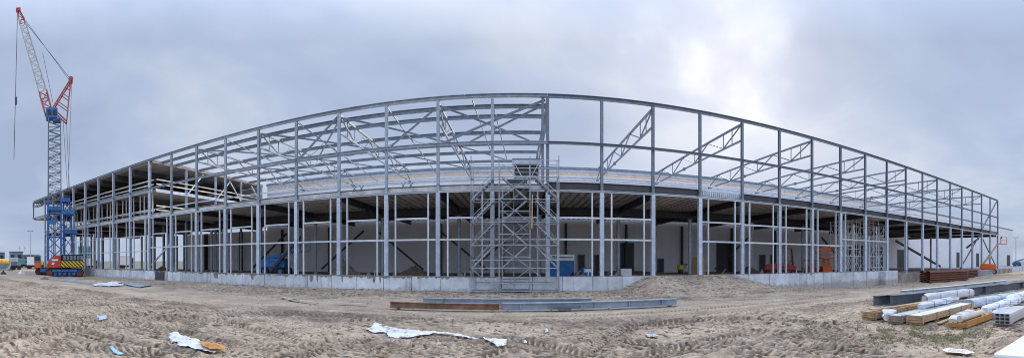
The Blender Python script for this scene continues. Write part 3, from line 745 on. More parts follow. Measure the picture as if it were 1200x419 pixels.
# ---------------------------------------------------------------- crawler crane
CT, CR = th(70), 53.7
cr = thing('crawler_crane', 'tall crawler crane with blue mast base, red cab and raised red tipped jib', 'crane', (CR * math.sin(CT), CR * math.cos(CT), 0), -CT)
def cp(px, py, y=0.0):
    d = (px - 70) / F; k = (CR + y) / math.cos(d)
    return Vector(((CR + y) * math.tan(d), y, CAMZ + (Y0 - py) / F * k))
def cb(name, m, mbx, **k): return mbx.build(name, m, cr, world=False, **k)
def crawler(xa, xb, y0, y1, nm='crawler_track'):
    m = MB(); pts = []
    r = .5
    for i in range(9): a = PI / 2 + PI * i / 8; pts.append((xa + r + r * math.cos(a), .52 + r * math.sin(a)))
    for i in range(9): a = -PI / 2 + PI * i / 8; pts.append((xb - r + r * math.cos(a), .52 + r * math.sin(a)))
    m.prism(pts, y0, y1)
    x = xa + .4
    while x < xb - .3: m.box(x, x + .12, y0 - .02, y1 + .02, .98, 1.06); m.box(x, x + .12, y0 - .02, y1 + .02, 0.0, .03); x += .28
    t = cb(nm, BLACK, m)
    for i in range(7):
        x = xa + .7 + (xb - xa - 1.4) * i / 6
        w = MB().disc((x, y0 - .04, .35), .2, .1, 'y', 12).build('track_roller', BLUE, t, world=False)
    MB().disc((xa + .5, y0 - .05, .5), .38, .14, 'y', 14).build('sprocket', RUST, t, world=False); MB().disc((xb - .5, y0 - .05, .5), .38, .14, 'y', 14).build('sprocket', RUST, t, world=False)
    MB().box(xa + .9, xb - .9, y0 - .06, y0 - .005, .6, .9).build('track_frame', BLUE, t, world=False)
xL, xM, xR = cp(40, 320).x, cp(53, 320).x, cp(97, 320).x
crawler(xM + .1, xR, -2.6, -1.7); crawler(xL, cp(82, 320).x, 1.9, 2.8)
cb('undercarriage', BLUE, MB().box(xM + .9, xR - 1.0, -1.65, 1.85, .35, 1.05).box(xL + .8, xM + 1.0, .2, 1.85, .5, .95))
cb('slew_ring', BLUE, MB().disc((cp(74, 320).x, 0, 1.15), 1.1, .2, 'z', 24))
cw0, cw1 = cp(71.5, 310).x, cp(97, 310).x
zc0, zc1, zc2 = 1.05, 1.97, 2.82
cb('counterweight', HAZARD, MB().box(cw0, cw1, -2.4, 1.4, zc0 + .12, zc1), bevel=.04)
cb('machine_house', BLACK, MB().box(cw0 + .05, cw1 - .05, -2.2, 1.3, zc1 + .003, zc2), bevel=.05)
m = MB()
for i in range(6): x = cw0 + .3 + i * .44; m.box(x, x + .3, -2.23, -2.203, zc1 + .15, zc2 - .15)
cb('grille', SHED, m)
cx0, cx1 = cp(54.5, 310).x, cx if False else cp(71.2, 310).x
pr = [(cx0, 1.35), (cx0 + .25, 1.1), (cx1, 1.1), (cx1, 2.75), (cx1 - .6, 2.75), (cx0 + .5, 2.2)]
cab = cb('cab', RED, MB().prism(pr, -2.3, .3), bevel=.06)
MB().box(cx0 + .75, cx1 - .35, -2.33, -2.303, 2.0, 2.22).build('white_emblem', WHITE, cab, world=False)
MB().prism([(cx0 + .7, 1.55), (cx0 + 1.0, 1.5), (cx0 + 1.15, 1.75), (cx0 + .85, 1.8)], -2.33, -2.303).build('white_emblem', WHITE, cab, world=False)
cb('orange_tool_box', ORNG, MB().box(cp(40, 310).x, cp(48, 310).x, .6, 1.8, 1.05, 1.75), bevel=.05)
cb('operator_cab', SHED, MB().box(cp(39.5, 310).x, cp(47, 310).x, .7, 1.9, 1.76, 2.75), bevel=.06)
cb('cab_window', GLASS, MB().box(cp(40, 310).x, cp(46.5, 310).x, .67, .697, 2.05, 2.6))
# mast
mb0, mt0 = cp(64, 300), cp(64, 140)
wm = 1.72
cb('mast_base', BLUE, MB().lattice((mb0.x, 0, 2.0), (mb0.x, 0, cp(64, 236).z), wm, wm, 5, .24, .12, up=(0, 1, 0)))
cb('mast', GREYM, MB().lattice((mt0.x, 0, cp(64, 235.9).z), (mt0.x, 0, mt0.z), wm, wm * .94, 18, .13, .075, up=(0, 1, 0)))
bx = cp(81, 300).x
cb('back_mast', BLUE, MB().lattice((bx, .3, 2.0), (bx - .35, .3, cp(78, 233).z), 1.25, .8, 5, .18, .09, up=(0, 1, 0)))
m = MB()
for z in (5.2, 7.0, 8.6): m.bar((mb0.x + .8, .2, z), (bx - .4, .25, z - .5), .14); m.bar((mb0.x + .8, .2, z - 1.4), (bx - .4, .25, z - .3), .1)
cb('mast_tie', BLUE, m)
def plat(pa, pb, py, y0=-1.3, y1=1.3):
    a, b = cp(pa, py), cp(pb, py); z = a.z
    m = MB().box(a.x, b.x, y0, y1, z - .08, z)
    for zz in (.3, .6):
        m.box(a.x, b.x, y0, y0 + .04, z + zz, z + zz + .05); m.box(a.x, a.x + .04, y0, y1, z + zz, z + zz + .05); m.box(b.x - .04, b.x, y0, y1, z + zz, z + zz + .05)
    m.box(a.x, b.x, y0 - .02, y0, z - .1, z + .42)
    cb('platform', BLUE, m)
plat(55.5, 73, 246.5); plat(73.5, 86.5, 251); plat(71, 82, 236.5, -1, .6); plat(75.5, 90, 273); plat(56, 66, 262, -1.2, -.2)
# head
hd = cp(60, 134)
head = cb('mast_head', BLUE, MB().box(cp(54, 134).x, cp(67.5, 134).x, -.75, .75, cp(60, 140).z, cp(60, 128).z), bevel=.05)
for s, (a, b) in enumerate([(56, 60), (62, 66.5)]): MB().box(cp(a, 134).x, cp(b, 134).x, -.79, -.753, cp(60, 137).z, cp(60, 131).z).build('head_window', GLASS, head, world=False)
cb('head_step', BLUE, MB().box(cp(62, 134).x, cp(72, 134).x, -.6, .6, cp(60, 140).z - .35, cp(60, 140).z - .01))
j0, j1, j2, j3 = cp(57.5, 134), cp(50.5, 108), cp(26, 25), cp(22, 13)
cb('jib_foot', JIBRED, MB().lattice(j0, j1, .95, 1.05, 3, .14, .09, up=(0, 1, 0)))
cb('jib', PALEJ, MB().lattice(j1, j2, 1.0, .8, 13, .085, .06, up=(0, 1, 0)))
cb('jib_tip', JIBRED, MB().lattice(j2, j3, .78, .3, 2, .1, .07, up=(0, 1, 0)).box(j3.x - .35, j3.x + .25, -.25, .25, j3.z - .05, j3.z + .35))
a0, a1, a2, a3 = cp(60, 131), cp(83, 94), cp(78, 143.5), cp(67, 133)
m = MB()
for s in (-.55, .55):
    o = Vector((0, s, 0))
    m.bar(a0 + o, a1 + o, .16); m.bar(a1 + o, a2 + o, .15); m.bar(a3 + o, a2 + o, .15)
    for u in (.3, .55, .8): m.bar((a0 + o).lerp(a1 + o, u), (a2 + o).lerp(a1 + o, u), .09)
for u in (0, .25, .5, .75, 1): m.bar(a0.lerp(a1, u) - Vector((0, .55, 0)), a0.lerp(a1, u) + Vector((0, .55, 0)), .1); m.bar(a2.lerp(a1, u) - Vector((0, .55, 0)), a2.lerp(a1, u) + Vector((0, .55, 0)), .09)
m.disc(a1, .3, 1.3, 'y', 12)
cb('luffing_frame', JIBRED, m)
for y, q in ((-.35, cp(81, 95)), (.35, cp(84, 93))):
    cb('pendant_cable', DARK, MB().tube(cp(25, 19) + Vector((0, y, 0)), q + Vector((0, y, 0)), .035, 5))
for a, b in (((82.5, 95), (78, 143)), ((84, 95), (79.5, 230)), ((78, 144), (82, 236)), ((74, 142), (80, 236)), ((62, 120), (50, 62))):
    cb('hoist_rope', DARK, MB().tube(cp(*a), cp(*b), .03, 5))
cb('hoist_rope', DARK, MB().tube(cp(20.5, 15), cp(16.3, 187), .045, 5))
hk = cp(18.8, 118)
cb('hook_block', DARK, MB().box(hk.x - .12, hk.x + .12, -.12, .12, hk.z - .5, hk.z + .5))

# ---------------------------------------------------------------- lifts
def boom_lift(name, label, loc, rz, m, ang, L, jib=True, cream=None, sc=1.0, low=False):
    t = thing(name, label, 'lift', loc, rz); bm = cream or m
    def b(nm, mt, x, par=None, **k): return x.build(nm, mt, par or t, world=False, **k)
    S = sc
    b('chassis', GIRDD, MB().box(-1.1 * S, 1.1 * S, -.7 * S, .7 * S, .35 * S, .75 * S), bevel=.04)
    for x in (-.85, .85):
        for y in (-.85, .85):
            w = b('wheel', BLACK, MB().disc((x * S, y * S, .42 * S), .42 * S, .3 * S, 'y', 18))
            b('rim', m, MB().disc((x * S, y * 1.19 * S, .42 * S), .2 * S, .04 * S, 'y', 12), w)
    pr = [(-1.5 * S, .8 * S), (1.15 * S, .8 * S), (1.2 * S, 1.2 * S), (.8 * S, 1.65 * S), (-1.0 * S, 1.75 * S), (-1.5 * S, 1.4 * S)]
    b('turntable', m, MB().prism(pr, -.75 * S, .75 * S), bevel=.08)
    p0 = Vector((-.9 * S, 0, 1.7 * S)); d = Vector((math.cos(ang), 0, math.sin(ang))); p1 = p0 + d * L * .55; p2 = p0 + d * L
    b('boom', bm, MB().bar(p0, p1, .32 * S, .36 * S)); b('boom_extension', bm, MB().bar(p1, p2, .22 * S, .26 * S))
    b('lift_cylinder', GIRDD, MB().tube((.3 * S, 0, 1.3 * S), p0 + d * L * .35, .07 * S, 8))
    q = p2 + Vector((.5 * S, 0, .1 * S))
    b('jib_arm', m, MB().bar(p2, q, .16 * S))
    k = MB().box(q.x, q.x + 1.0 * S, -.9 * S, .9 * S, q.z - .1 * S, q.z - .04 * S)
    for z in (.5, 1.05):
        for y in (-.9, .9): k.bar((q.x, y * S, q.z + z * S), (q.x + S, y * S, q.z + z * S), .03 * S)
        for x in (0, 1.0): k.bar((q.x + x * S, -.9 * S, q.z + z * S), (q.x + x * S, .9 * S, q.z + z * S), .03 * S)
    for x in (0, 1.0):
        for y in (-.9, .9): k.bar((q.x + x * S, y * S, q.z), (q.x + x * S, y * S, q.z + 1.07 * S), .05 * S)
    bk = b('basket', m, k)
    b('control_box', GIRDD, MB().box(q.x + .05 * S, q.x + .25 * S, -.4 * S, .4 * S, q.z + .75 * S, q.z + 1.1 * S), bk)
    return t
tt = th(1159)
boom_lift('boom_lift', 'orange boom lift with tan boom raised beside the far corner of the hall', (65 * math.sin(tt), 65 * math.cos(tt), -.15), -tt, ORNG, .95, 3.9, cream=mat('tan_boom_paint', (.50, .40, .29), .5, 0, .15, 3))
tt = th(1192)
boom_lift('boom_lift', 'blue boom lift with lowered boom far out on the right edge', (125 * math.sin(tt), 125 * math.cos(tt), 0), -tt + 0.1, BLUE, .28, 5.0)
FZ = .58
def on_floor(px, Y): return (Y * math.tan(th(px)), Y, FZ)
boom_lift('boom_lift', 'small red lift parked inside the hall, its boom folded low beside the white panel wall', on_floor(905, 33), -.5, DRED, .05, 1.6, sc=.6)
boom_lift('boom_lift', 'dark red lift inside the hall with its black mast standing upright', on_floor(923, 32), PI - .6, DRED, 1.5, 1.7, cream=BLACK, sc=.58)
boom_lift('boom_lift', 'dark blue lift with folded boom inside the hall behind the facade columns', on_floor(324, 32), .15, BLUE2, .22, 2.6, sc=1.0)
# orange scissor lift
sl = thing('scissor_lift', 'bright orange scissor lift with raised cage standing inside the hall on the right', 'lift', on_floor(968, 31), -.55)
def slb(nm, m, x, **k): return x.build(nm, m, sl, world=False, **k)
slb('chassis', ORNG, MB().box(-.55, .55, -.8, .8, .2, .85), bevel=.04)
for x in (-.5, .5):
    for y in (-.6, .6): slb('wheel', BLACK, MB().disc((x, y, .22), .22, .16, 'x', 14))
m = MB()
for i in range(3):
    z = .85 + i * .28
    for y in (-.5, .5): m.bar((-.5, y, z), (.5, y, z + .28), .07); m.bar((.5, y + .06, z), (-.5, y + .06, z + .28), .07)
slb('scissor_arms', ORNG, m)
m = MB().box(-.7, .7, -.85, .85, 1.7, 1.82)
for z in (2.1, 2.5, 2.85):
    for y in (-.85, .85): m.bar((-.7, y, z), (.7, y, z), .07)
    for x in (-.7, .7): m.bar((x, -.85, z), (x, .85, z), .07)
m.box(-.5, .3, -.88, -.86, 2.45, 2.8)
slb('cage', ORNG, m)
sl2 = dup(sl, on_floor(951, 32.5), .4, 'shadowed orange scissor lift half hidden behind a column left of the bright orange one'); sl2.scale = (.8, .8, .85)

# ---------------------------------------------------------------- things inside the hall
p = Vector(on_floor(657.5, 33.0))
c = thing('site_container', 'blue site container with a white top band standing inside the hall behind the scaffold', 'container', p, -.12)
def bb(nm, m, x, par=None, **k): return x.build(nm, m, par or c, world=False, **k)
bb('container_body', BLUE2, MB().box(-1.05, 1.05, -.8, .8, .1, 1.45), bevel=.02)
m = MB(); [m.box(-1.0 + i * .16, -.93 + i * .16, -.83, -.802, .2, 1.35) for i in range(13)]
bb('corrugation', BLUE2, m)
t = bb('top_band', WHITE, MB().box(-1.06, 1.06, -.81, .81, 1.452, 1.95), bevel=.02)
bb('dark_emblem', GIRDD, MB().prism([(-.72, 1.6), (-.52, 1.6), (-.46, 1.72), (-.52, 1.84), (-.72, 1.84), (-.78, 1.72)], -.84, -.813).box(-.42, -.36, -.84, -.813, 1.6, 1.84), t)
bb('grey_band', STEELD, MB().box(-.25, .95, -.84, -.813, 1.66, 1.76), t)
bb('end_panel', PANEL, MB().box(1.065, 1.09, -.78, .78, .12, 1.93))
def lump(name, label, cat, loc, r, h, m, seed, n=26, noise=.5, group=None):
    mb = MB(); vs = []; fs = []; rr = random.Random(seed)
    ph = [rr.random() * 6.28 for _ in range(6)]
    nr = 9
    for i in range(nr + 1):
        u = i / nr
        for j in range(n):
            a = 2 * PI * j / n
            w = 1 + noise * .35 * (math.sin(2 * a + ph[0]) * .6 + math.sin(3 * a + ph[1]) * .4 + math.sin(5 * a + ph[2]) * .25)
            rad = r * u * w * (1 + .05 * rr.random())
            z = h * (1 - u) ** 1.15 * (1 + .25 * math.sin(4 * a + ph[3]) * u) * (1 + .2 * (rr.random() - .5)) - .06 * u
            vs.append((rad * math.cos(a), rad * .8 * math.sin(a), z))
    for i in range(nr):
        for j in range(n): fs.append((i * n + j, i * n + (j + 1) % n, (i + 1) * n + (j + 1) % n, (i + 1) * n + j))
    o = mb.add(vs, fs).build(name, m, None, loc=None); o.location = loc
    return tag(o, label, cat, group)
lump('soil_heap', 'dark brown soil heap inside the hall left of the scaffold, the tallest heap', 'heap', on_floor(486, 29.0), 1.9, 1.05, SOIL, 1)
lump('soil_heap', 'greenish brown soil heap behind a facade column left of the dark brown heap', 'heap', on_floor(402, 29.5), 1.6, 1.5, SOILB, 2)
lump('soil_heap', 'long dark soil heap inside the hall in front of the small black door', 'heap', on_floor(877, 31), 1.9, .9, SOIL, 3)
lump('soil_heap', 'dark low soil heap under the left wing of the hall beside the diagonal brace', 'heap', on_floor(190, 29), 2.0, .8, SOIL, 4)
def block(name, label, cat, loc, sx, sy, sz, m, rz=0, parts=None):
    t = thing(name, label, cat, loc, rz)
    MB().box(-sx / 2, sx / 2, -sy / 2, sy / 2, .1, sz).build('body', m, t, world=False, bevel=.03)
    MB().box(-sx / 2 + .05, -sx / 2 + .15, -sy / 2, sy / 2, 0, .098).box(sx / 2 - .15, sx / 2 - .05, -sy / 2, sy / 2, 0, .098).build('skid', TIMBD, t, world=False)
    return t
block('concrete_block', 'pale concrete block on the slab right of the blue container', 'block', on_floor(733, 28.6), .8, .6, .85, CONC)
t = thing('generator', 'small blue generator with a white lid panel beside the blue container', 'generator', on_floor(688, 31), .1)
MB().box(-.45, .45, -.3, .3, .12, .9).build('housing', BLUE2, t, world=False, bevel=.05)
MB().box(-.3, .25, -.33, -.303, .55, .8).build('white_panel', WHITE, t, world=False)
MB().box(-.42, -.32, -.3, .3, 0, .118).box(.32, .42, -.3, .3, 0, .118).build('skid', DARK, t, world=False)
t = thing('plate_compactor', 'yellow and black compactor standing beside a dark wall post inside the hall', 'machine', on_floor(797.5, 36), .4)
MB().box(-.35, .35, -.25, .25, .0, .12).build('base_plate', DARK, t, world=False); MB().box(-.3, .3, -.22, .22, .55, 1.05).build('cover', HIVIS, t, world=False, bevel=.08)
MB().box(-.2, .2, -.18, .18, .12, .55).build('engine', DARK, t, world=False); MB().bar((.25, -.2, .7), (.75, -.2, 1.1), .05).bar((.25, .2, .7), (.75, .2, 1.1), .05).bar((.75, -.22, 1.1), (.75, .22, 1.1), .05).build('handle', DARK, t, world=False)
t = thing('timber_crate', 'tall brown timber crate leaning beside a facade column at the ramp', 'crate', on_floor(818, 31), .2)
MB().box(-.42, .42, -.4, .4, .1, 1.75).build('crate_body', TIMB, t, world=False)
m = MB(); [m.box(-.45, .45, -.43, -.402, .12 + i * .3, .27 + i * .3) for i in range(6)]; m.box(-.45, -.35, -.46, -.432, .1, 1.75).box(.35, .45, -.46, -.432, .1, 1.75)
m.build('slat', TIMBD, t, world=False)
# loose material scattered along the slab edge: each piece its own thing
DEB = [('timber_offcut', 'short weathered timber offcut', TIMBD), ('rubble_lump', 'grey broken concrete lump', CONCD), ('pipe_offcut', 'short pale pipe offcut', ALU), ('dark_bag', 'small dark sack', BLACK)]
spots = [(421, 'beside the greenish heap'), (432, 'left of a pale stud'), (441, 'against a pale stud'), (458, 'under a facade column left of the dark heap'), (463, 'left of the dark brown heap'), (540, 'at the foot of the inner column'), (548, 'left of the scaffold'), (671, 'in front of the blue container'), (677, 'right end of the blue container'), (683, 'in front of the generator'), (694, 'right of the generator'), (709, 'right of the pale column'), (713, 'between two pale studs'), (722, 'left of the pale concrete block'), (744, 'right of the pale concrete block'), (750, 'between the block and the ramp'), (848, 'in front of the large black door'), (893, 'left of the small red lift'), (938, 'under the inner door frame'), (944, 'right of the inner door frame'), (1003, 'under the inside scaffold'), (1009, 'right of the inside scaffold')]
for i, (px, where) in enumerate(spots):
    nm, lb, m = DEB[i % 4]; loc = on_floor(px, 28.2 + (i * 7 % 5) * .3)
    mb = MB()
    if i % 4 == 0:
        for q in range(3): mb.bar((-.5 + .1 * q, .1 * q, .08 + .12 * q), (.5, .1 - .1 * q, .1 + .13 * q), .09)
        mb.bar((-.2, 0, .3), (.25, .1, .75), .07)
    elif i % 4 == 2:
        for q in range(4): mb.tube((-.6, .12 * (q % 2), .1 + .13 * (q // 2)), (.6, .12 * (q % 2) + .05, .1 + .14 * (q // 2)), .06, 8)
        mb.tube((-.3, .3, 0), (-.2, .3, .7), .05, 8)
    if mb.v: o = mb.build(nm, m); o.location = loc; tag(o, lb + ' on the slab ' + where, 'debris')
    else:
        o = lump(nm, lb + ' on the slab ' + where, 'debris', loc, .45, .5 + .1 * (i % 3), m, 50 + i, 12, 1.0)
# dark tarpaulin over the plinth edge at the left
t = MB()
pa, pb = at(182, 325, D - .5), at(193, 325, D - .5)
o = MB().add([(0, 0, 0), (.9, -.02, 0), (.95, 0, .85), (.62, -.03, .98), (.45, -.05, .55), (.3, -.03, .95), (.05, 0, .9), (0, .05, 0), (.9, .05, 0), (.95, .06, .85), (.62, .05, .98), (.45, .04, .55), (.3, .05, .95), (.05, .06, .9)],
    [(0, 1, 2, 3, 4, 5, 6), (13, 12, 11, 10, 9, 8, 7)] + [(i, (i + 1) % 7, 7 + (i + 1) % 7, 7 + i) for i in range(7)]).build('dark_tarpaulin', DARK)
o.location = (pa.x, D - .56, .02); o.scale = ((pb.x - pa.x), 1, 1.0); tag(o, 'torn dark sheet hanging against the concrete plinth on the left', 'sheet')
# ---------------------------------------------------------------- beams lying in front
def ground_beam(name, label, a, b, w, h, m, plates=0, z=.02, dz=0):
    a, b = Vector(a), Vector(b); d = b - a; L = d.length
    t = thing(name, label, 'beam', (a + b) / 2 + Vector((0, 0, z + dz)), math.atan2(d.y, d.x))
    MB().ibeam((-L / 2, 0, h / 2 + .06), (L / 2, 0, h / 2 + .06), w, h, .025, .02).build('girder', m, t, world=False)
    n = max(2, int(L / 2.5))
    for i in range(n):
        x = -L / 2 + .3 + (L - .6) * i / (n - 1)
        MB().box(x - .05, x + .05, -w / 2 - .15, w / 2 + .15, -.05, .058).build('timber_bearer', TIMBD, t, world=False)
    for i in range(plates):
        x = -L / 2 + L * (i + .5) / plates
        MB().box(x - .008, x + .008, -w / 2 + .01, -.012, .09, h + .03).build('stiffener', m, t, world=False)
    return t
ground_beam('steel_beam', 'long rust bloomed beam lying in front of the hall, left half of the row', (-5.15, 15.75, 0), (-.70, 15.75, 0), .26, .25, RUSTB)
fb = ground_beam('steel_beam', 'long blue grey beam lying in front of the hall end to end with the rusty one', (-.62, 15.78, 0), (6.85, 16.3, 0), .28, .27, GIRD, 5)
ground_beam('steel_beam', 'blue grey beam lying just behind the rusty beam', (-4.05, 16.9, 0), (3.2, 17.0, 0), .3, .33, GIRD, 4)
MB().box(-1.9, -.6, -.26, -.17, .13, .19).box(-1.5, -1.0, -.24, -.16, .02, .13).build('bolted_plate', GIRDD, fb, world=False)
MB().box(-3.735, -3.715, -.16, .16, .05, .35).build('end_plate', RED, fb, world=False)
# right: large girders
ground_beam('steel_girder', 'big slate grey girder lying right behind the timber packs, nearest of its pair', (14.3, 10.65, -.02), (30.5, 8.75, -.1), .42, .46, GIRDD, 3)
ground_beam('steel_girder', 'big slate grey girder lying just behind the nearest slate one', (13.85, 11.25, -.03), (30.5, 9.45, -.1), .40, .44, GIRDD, 3)
ground_beam('steel_girder', 'pale topped grey girder lying farthest back on the right', (18.9, 13.3, -.05), (33.6, 12.3, -.2), .36, .34, STEEL, 3)
ground_beam('steel_girder', 'slim blue grey girder between the pale topped and the slate girders', (18.2, 12.3, -.05), (28, 11.3, -.1), .3, .24, GIRD, 2)
for i, (x, y, lab) in enumerate([(15.6, 11.0, 'thin steel lifting rod standing on the slate girder, left of two'), (16.5, 10.9, 'thin steel lifting rod standing on the slate girder, right of two')]):
    o = MB().tube((0, 0, 0), (.05, 0, 1.05 - .25 * i), .012, 5).build('lifting_rod', GIRDD); o.location = (x, y, .42); tag(o, lab, 'rod')
o = MB().box(-.5, .5, -.18, .18, 0, .07).box(-.5, .5, -.18, -.16, .071, .14).box(-.5, .5, .16, .18, .071, .14).build('channel_offcut', GIRD); o.location = (24.3, 9.0, .5); o.rotation_euler = (0, 0, -.1); tag(o, 'short pale channel offcut lying on the slate girder', 'offcut')
# ---------------------------------------------------------------- packs of panels and timber on the right
def crate_pack(label, a, L, w, h, ang, top=None, panels=4, m=TIMB):
    t = thing('timber_crate_pack', label, 'crate', (a[0], a[1], 0.03), ang)   # a = near left corner; local x along the pack, y across (away)
    def b(nm, mt, x, par=None, **k): return x.build(nm, mt, par or t, world=False, **k)
    n = 3; st = h / n
    for y0, y1 in ((0, .025), (w - .025, w)):
        m_ = MB(); [m_.box(0, L, y0, y1, .07 + i * (h - .07) / n + .011, .07 + (i + 1) * (h - .07) / n - .011) for i in range(n)]
        b('side_board', m, m_)
    for x0, x1 in ((-.025, -.001), (L + .001, L + .025)):
        m_ = MB(); [m_.box(x0, x1, 0, w, .07 + i * (h - .07) / n + .008, .07 + (i + 1) * (h - .07) / n - .008) for i in range(n)]
        b('end_board', m, m_)
    for i in range(panels + 1):
        x = .03 + (L - .14) * i / panels
        b('batten', m, MB().box(x, x + .08, -.03, -.002, 0, h + .01).box(x, x + .08, -.03, w + .03, 0, .06))
    b('contents', top or PANEL, MB().box(.03, L - .03, .03, w - .03, .1, h - .015))
    return t
crate_pack('long pale timber crate at the left back of the packs, empty bright boards on top', (10.35, 8.36), 4.2, .55, .28, .03, top=TIMB)
crate_pack('weathered crate pack with a grey sheet on top between the two bright timber crates', (10.12, 7.14), 4.4, .48, .28, .04, top=STEEL, m=TIMBD)
crate_pack('bright timber crate with pale sheets on top, touching the bluish bundle', (10.3, 6.5), 4.1, .52, .31, .05, top=PANEL)
def film(name, label, loc, L, w, h, rz, m, seed, ends=True, crumple=.05, open_end=False):
    """a bundle wrapped in crumpled film"""
    rr = random.Random(seed); nx, na = max(10, int(L / .07)), 26; vs = []; fs = []
    ox = rr.random() * 50
    for i in range(nx + 1):
        u = i / nx; x = -L / 2 + L * u
        e = min(1, .55 + min(u, 1 - u) * L * 1.3) if ends else 1
        for j in range(na):
            a = 2 * PI * j / na
            c, s = math.cos(a), math.sin(a)
            q = (abs(c) ** 4 + abs(s) ** 4) ** -.25
            nz = .9 * (.5 - abs(2 * float(vnoise(np.array([ox + x * 1.1 + 1.7 * s]), np.array([9 + 1.9 * c - x * .5]), seed)[0]) - 1)) + float(fbm(np.array([ox + x * 7 + c]), np.array([4 + s * 2.5]), seed, 3)[0])
            f = 1 + crumple / min(w, h) * nz
            vs.append((x + crumple * .6 * nz * (u in (0, 1)), w / 2 * c * q * e * f, max(.0, h / 2 + h / 2 * s * q * f * (e if s > 0 else 1))))
    for i in range(nx):
        for j in range(na): fs.append((i * na + j, i * na + (j + 1) % na, (i + 1) * na + (j + 1) % na, (i + 1) * na + j))
    fs.append(tuple(range(na - 1, -1, -1))); fs.append(tuple(range(nx * na, (nx + 1) * na)))
    t = thing(name, label, 'bundle', loc, rz)
    MB().add(vs, fs).build('plastic_film', m, t, world=False)
    for x in (-L * .3, L * .3): MB().box(x - .05, x + .05, -w * .5, w * .5, -.05, .01).build('bearer', TIMBD, t, world=False)
    for x in (-L * .28, L * .05, L * .33):
        q = w / 2 + .012; MB().box(x - .012, x + .012, -q, q, h + .004, h + .012).box(x - .012, x + .012, -q - .006, -q, 0, h + .01).box(x - .012, x + .012, q, q + .006, 0, h + .01).build('strap', GIRDD, t, world=False)
    if open_end:
        MB().add([(-L / 2 - .02, w * .42 * math.cos(2 * PI * i / 14), h / 2 + h * .4 * math.sin(2 * PI * i / 14)) for i in range(14)] + [(-L / 2 + .1, w * .3 * math.cos(2 * PI * i / 14), h / 2 + h * .25 * math.sin(2 * PI * i / 14)) for i in range(14)],
            [(i, (i + 1) % 14, 14 + (i + 1) % 14, 14 + i) for i in range(14)] + [tuple(range(14, 28))]).build('dark_roll_end', GIRDD, t, world=False)
    return t
film('wrapped_bundle', 'white film wrapped roll with a dark open end, in front of the slate girders', (17.8, 9.5, .08), 4.6, .5, .42, -.06, WRAP, 21, open_end=True, crumple=.04)
film('wrapped_bundle', 'long bluish film wrapped square bundle at the right end of the bright crate', (17.0, 6.85, .06), 4.4, .62, .36, -.12, WRAPB, 22, ends=False, crumple=.02)
film('wrapped_bundle', 'long crumpled white film bundle lying in front of the bluish bundle', (15.6, 5.85, .05), 4.2, .5, .30, .03, WRAP, 23, crumple=.07)
film('wrapped_bundle', 'white film wrapped roll in the front row left of the orange timber pallet', (11.9, 5.82, .05), 2.3, .42, .26, .12, WRAP, 24, crumple=.05)
film('wrapped_bundle', 'crumpled white film hood over the left end of the pale timber crate', (10.75, 8.05, .03), .75, .5, .36, .5, WRAP, 25, crumple=.11)
film('wrapped_bundle', 'narrow white film wrapped strip lying on the weathered crate pack', (13.6, 7.72, .30), 3.2, .4, .2, .06, WRAP, 26, crumple=.05)
film('wrapped_bundle', 'crumpled white film bundle at the frame edge behind the aluminium tubes', (18.9, 6.05, .05), 3.6, .55, .4, -.05, WRAP, 27, crumple=.09)
film('wrapped_bundle', 'small bluish film bundle between the orange pallet and the aluminium tubes', (13.6, 5.1, .05), 1.7, .4, .24, .0, WRAPB, 28, crumple=.06)
for i, (x, y, z, L_, a, lb) in enumerate([(12.2, 8.62, .33, 3.6, .02, 'long bright plank lying on the pale timber crate'), (11.6, 6.32, .06, 1.8, .2, 'loose bright plank lying on the sand before the bright crate'), (13.3, 5.65, .1, 1.6, -.15, 'loose bright plank leaning beside the orange pallet')]):
    o = MB().box(-L_ / 2, L_ / 2, -.07, .07, -.02, .02).build('loose_plank', TIMB); o.location = (x, y, z); o.rotation_euler = (0, .02, a); tag(o, lb, 'plank')
# orange timber pallet with a pale roll on it
pl = thing('timber_pallet', 'orange timber pallet with broken boards in the front row', 'pallet', (10.62, 5.15, .03), .02)
m = MB(); [m.box(0, 2.3, y, y + .09, .1, .13) for y in (0, .16, .32, .48)]; m.build('deck_board', OCHRE, pl, world=False)
m = MB(); [m.box(x, x + .1, -.02, .6, 0, .098) for x in (.0, .75, 1.5, 2.2)]; m.build('bearer', OCHRE, pl, world=False)
MB().box(-.03, 2.3, -.05, -.022, .02, .2).build('side_board', OCHRE, pl, world=False)
MB().bar((1.45, .05, .15), (1.75, .35, .36), .09, .04).bar((1.75, .1, .16), (1.5, .5, .40), .09, .04).build('broken_board', OCHRE, pl, world=False)
o = MB().tube((-.9, 0, 0), (.8, .02, 0), .1, 14).build('paper_roll', CREAM, smooth=False); o.location = (11.6, 5.4, .265); tag(o, 'pale slim roll lying on the orange timber pallet', 'roll')
# aluminium tubes in a stack
for r in range(3):
    for c_ in range(3):
        mb = MB(); s = .155; y = c_ * .165; z = .06 + r * .108; h = .10
        Lx = 2.2
        for (y0, y1, z0, z1) in ((0, s, 0, .008), (0, s, h - .008, h), (0, .008, .0081, h - .0081), (s - .008, s, .0081, h - .0081)):
            mb.box(0, Lx, y0, y1, z0, z1)
        mb.box(.35, .36, .0081, s - .0081, .0081, h - .0081)
        o = mb.build('aluminium_tube', ALU); o.location = (11.35 + .02 * random.random(), 4.05 + y, z + .03); o.rotation_euler = (0, 0, .06)
        tag(o, ('%s rectangular aluminium tube in the %s row of the stack at the right edge' % (['nearest', 'middle', 'farthest'][c_], ['bottom', 'middle', 'top'][r])), 'tube', 'aluminium tubes in the stack')
o = MB().box(0, .1, -.1, .6, 0, .085).box(1.4, 1.5, -.1, .6, 0, .085).build('timber_bearer', TIMBD); o.location = (11.5, 4.05, 0); tag(o, 'pair of weathered bearers under the aluminium tube stack', 'timber')
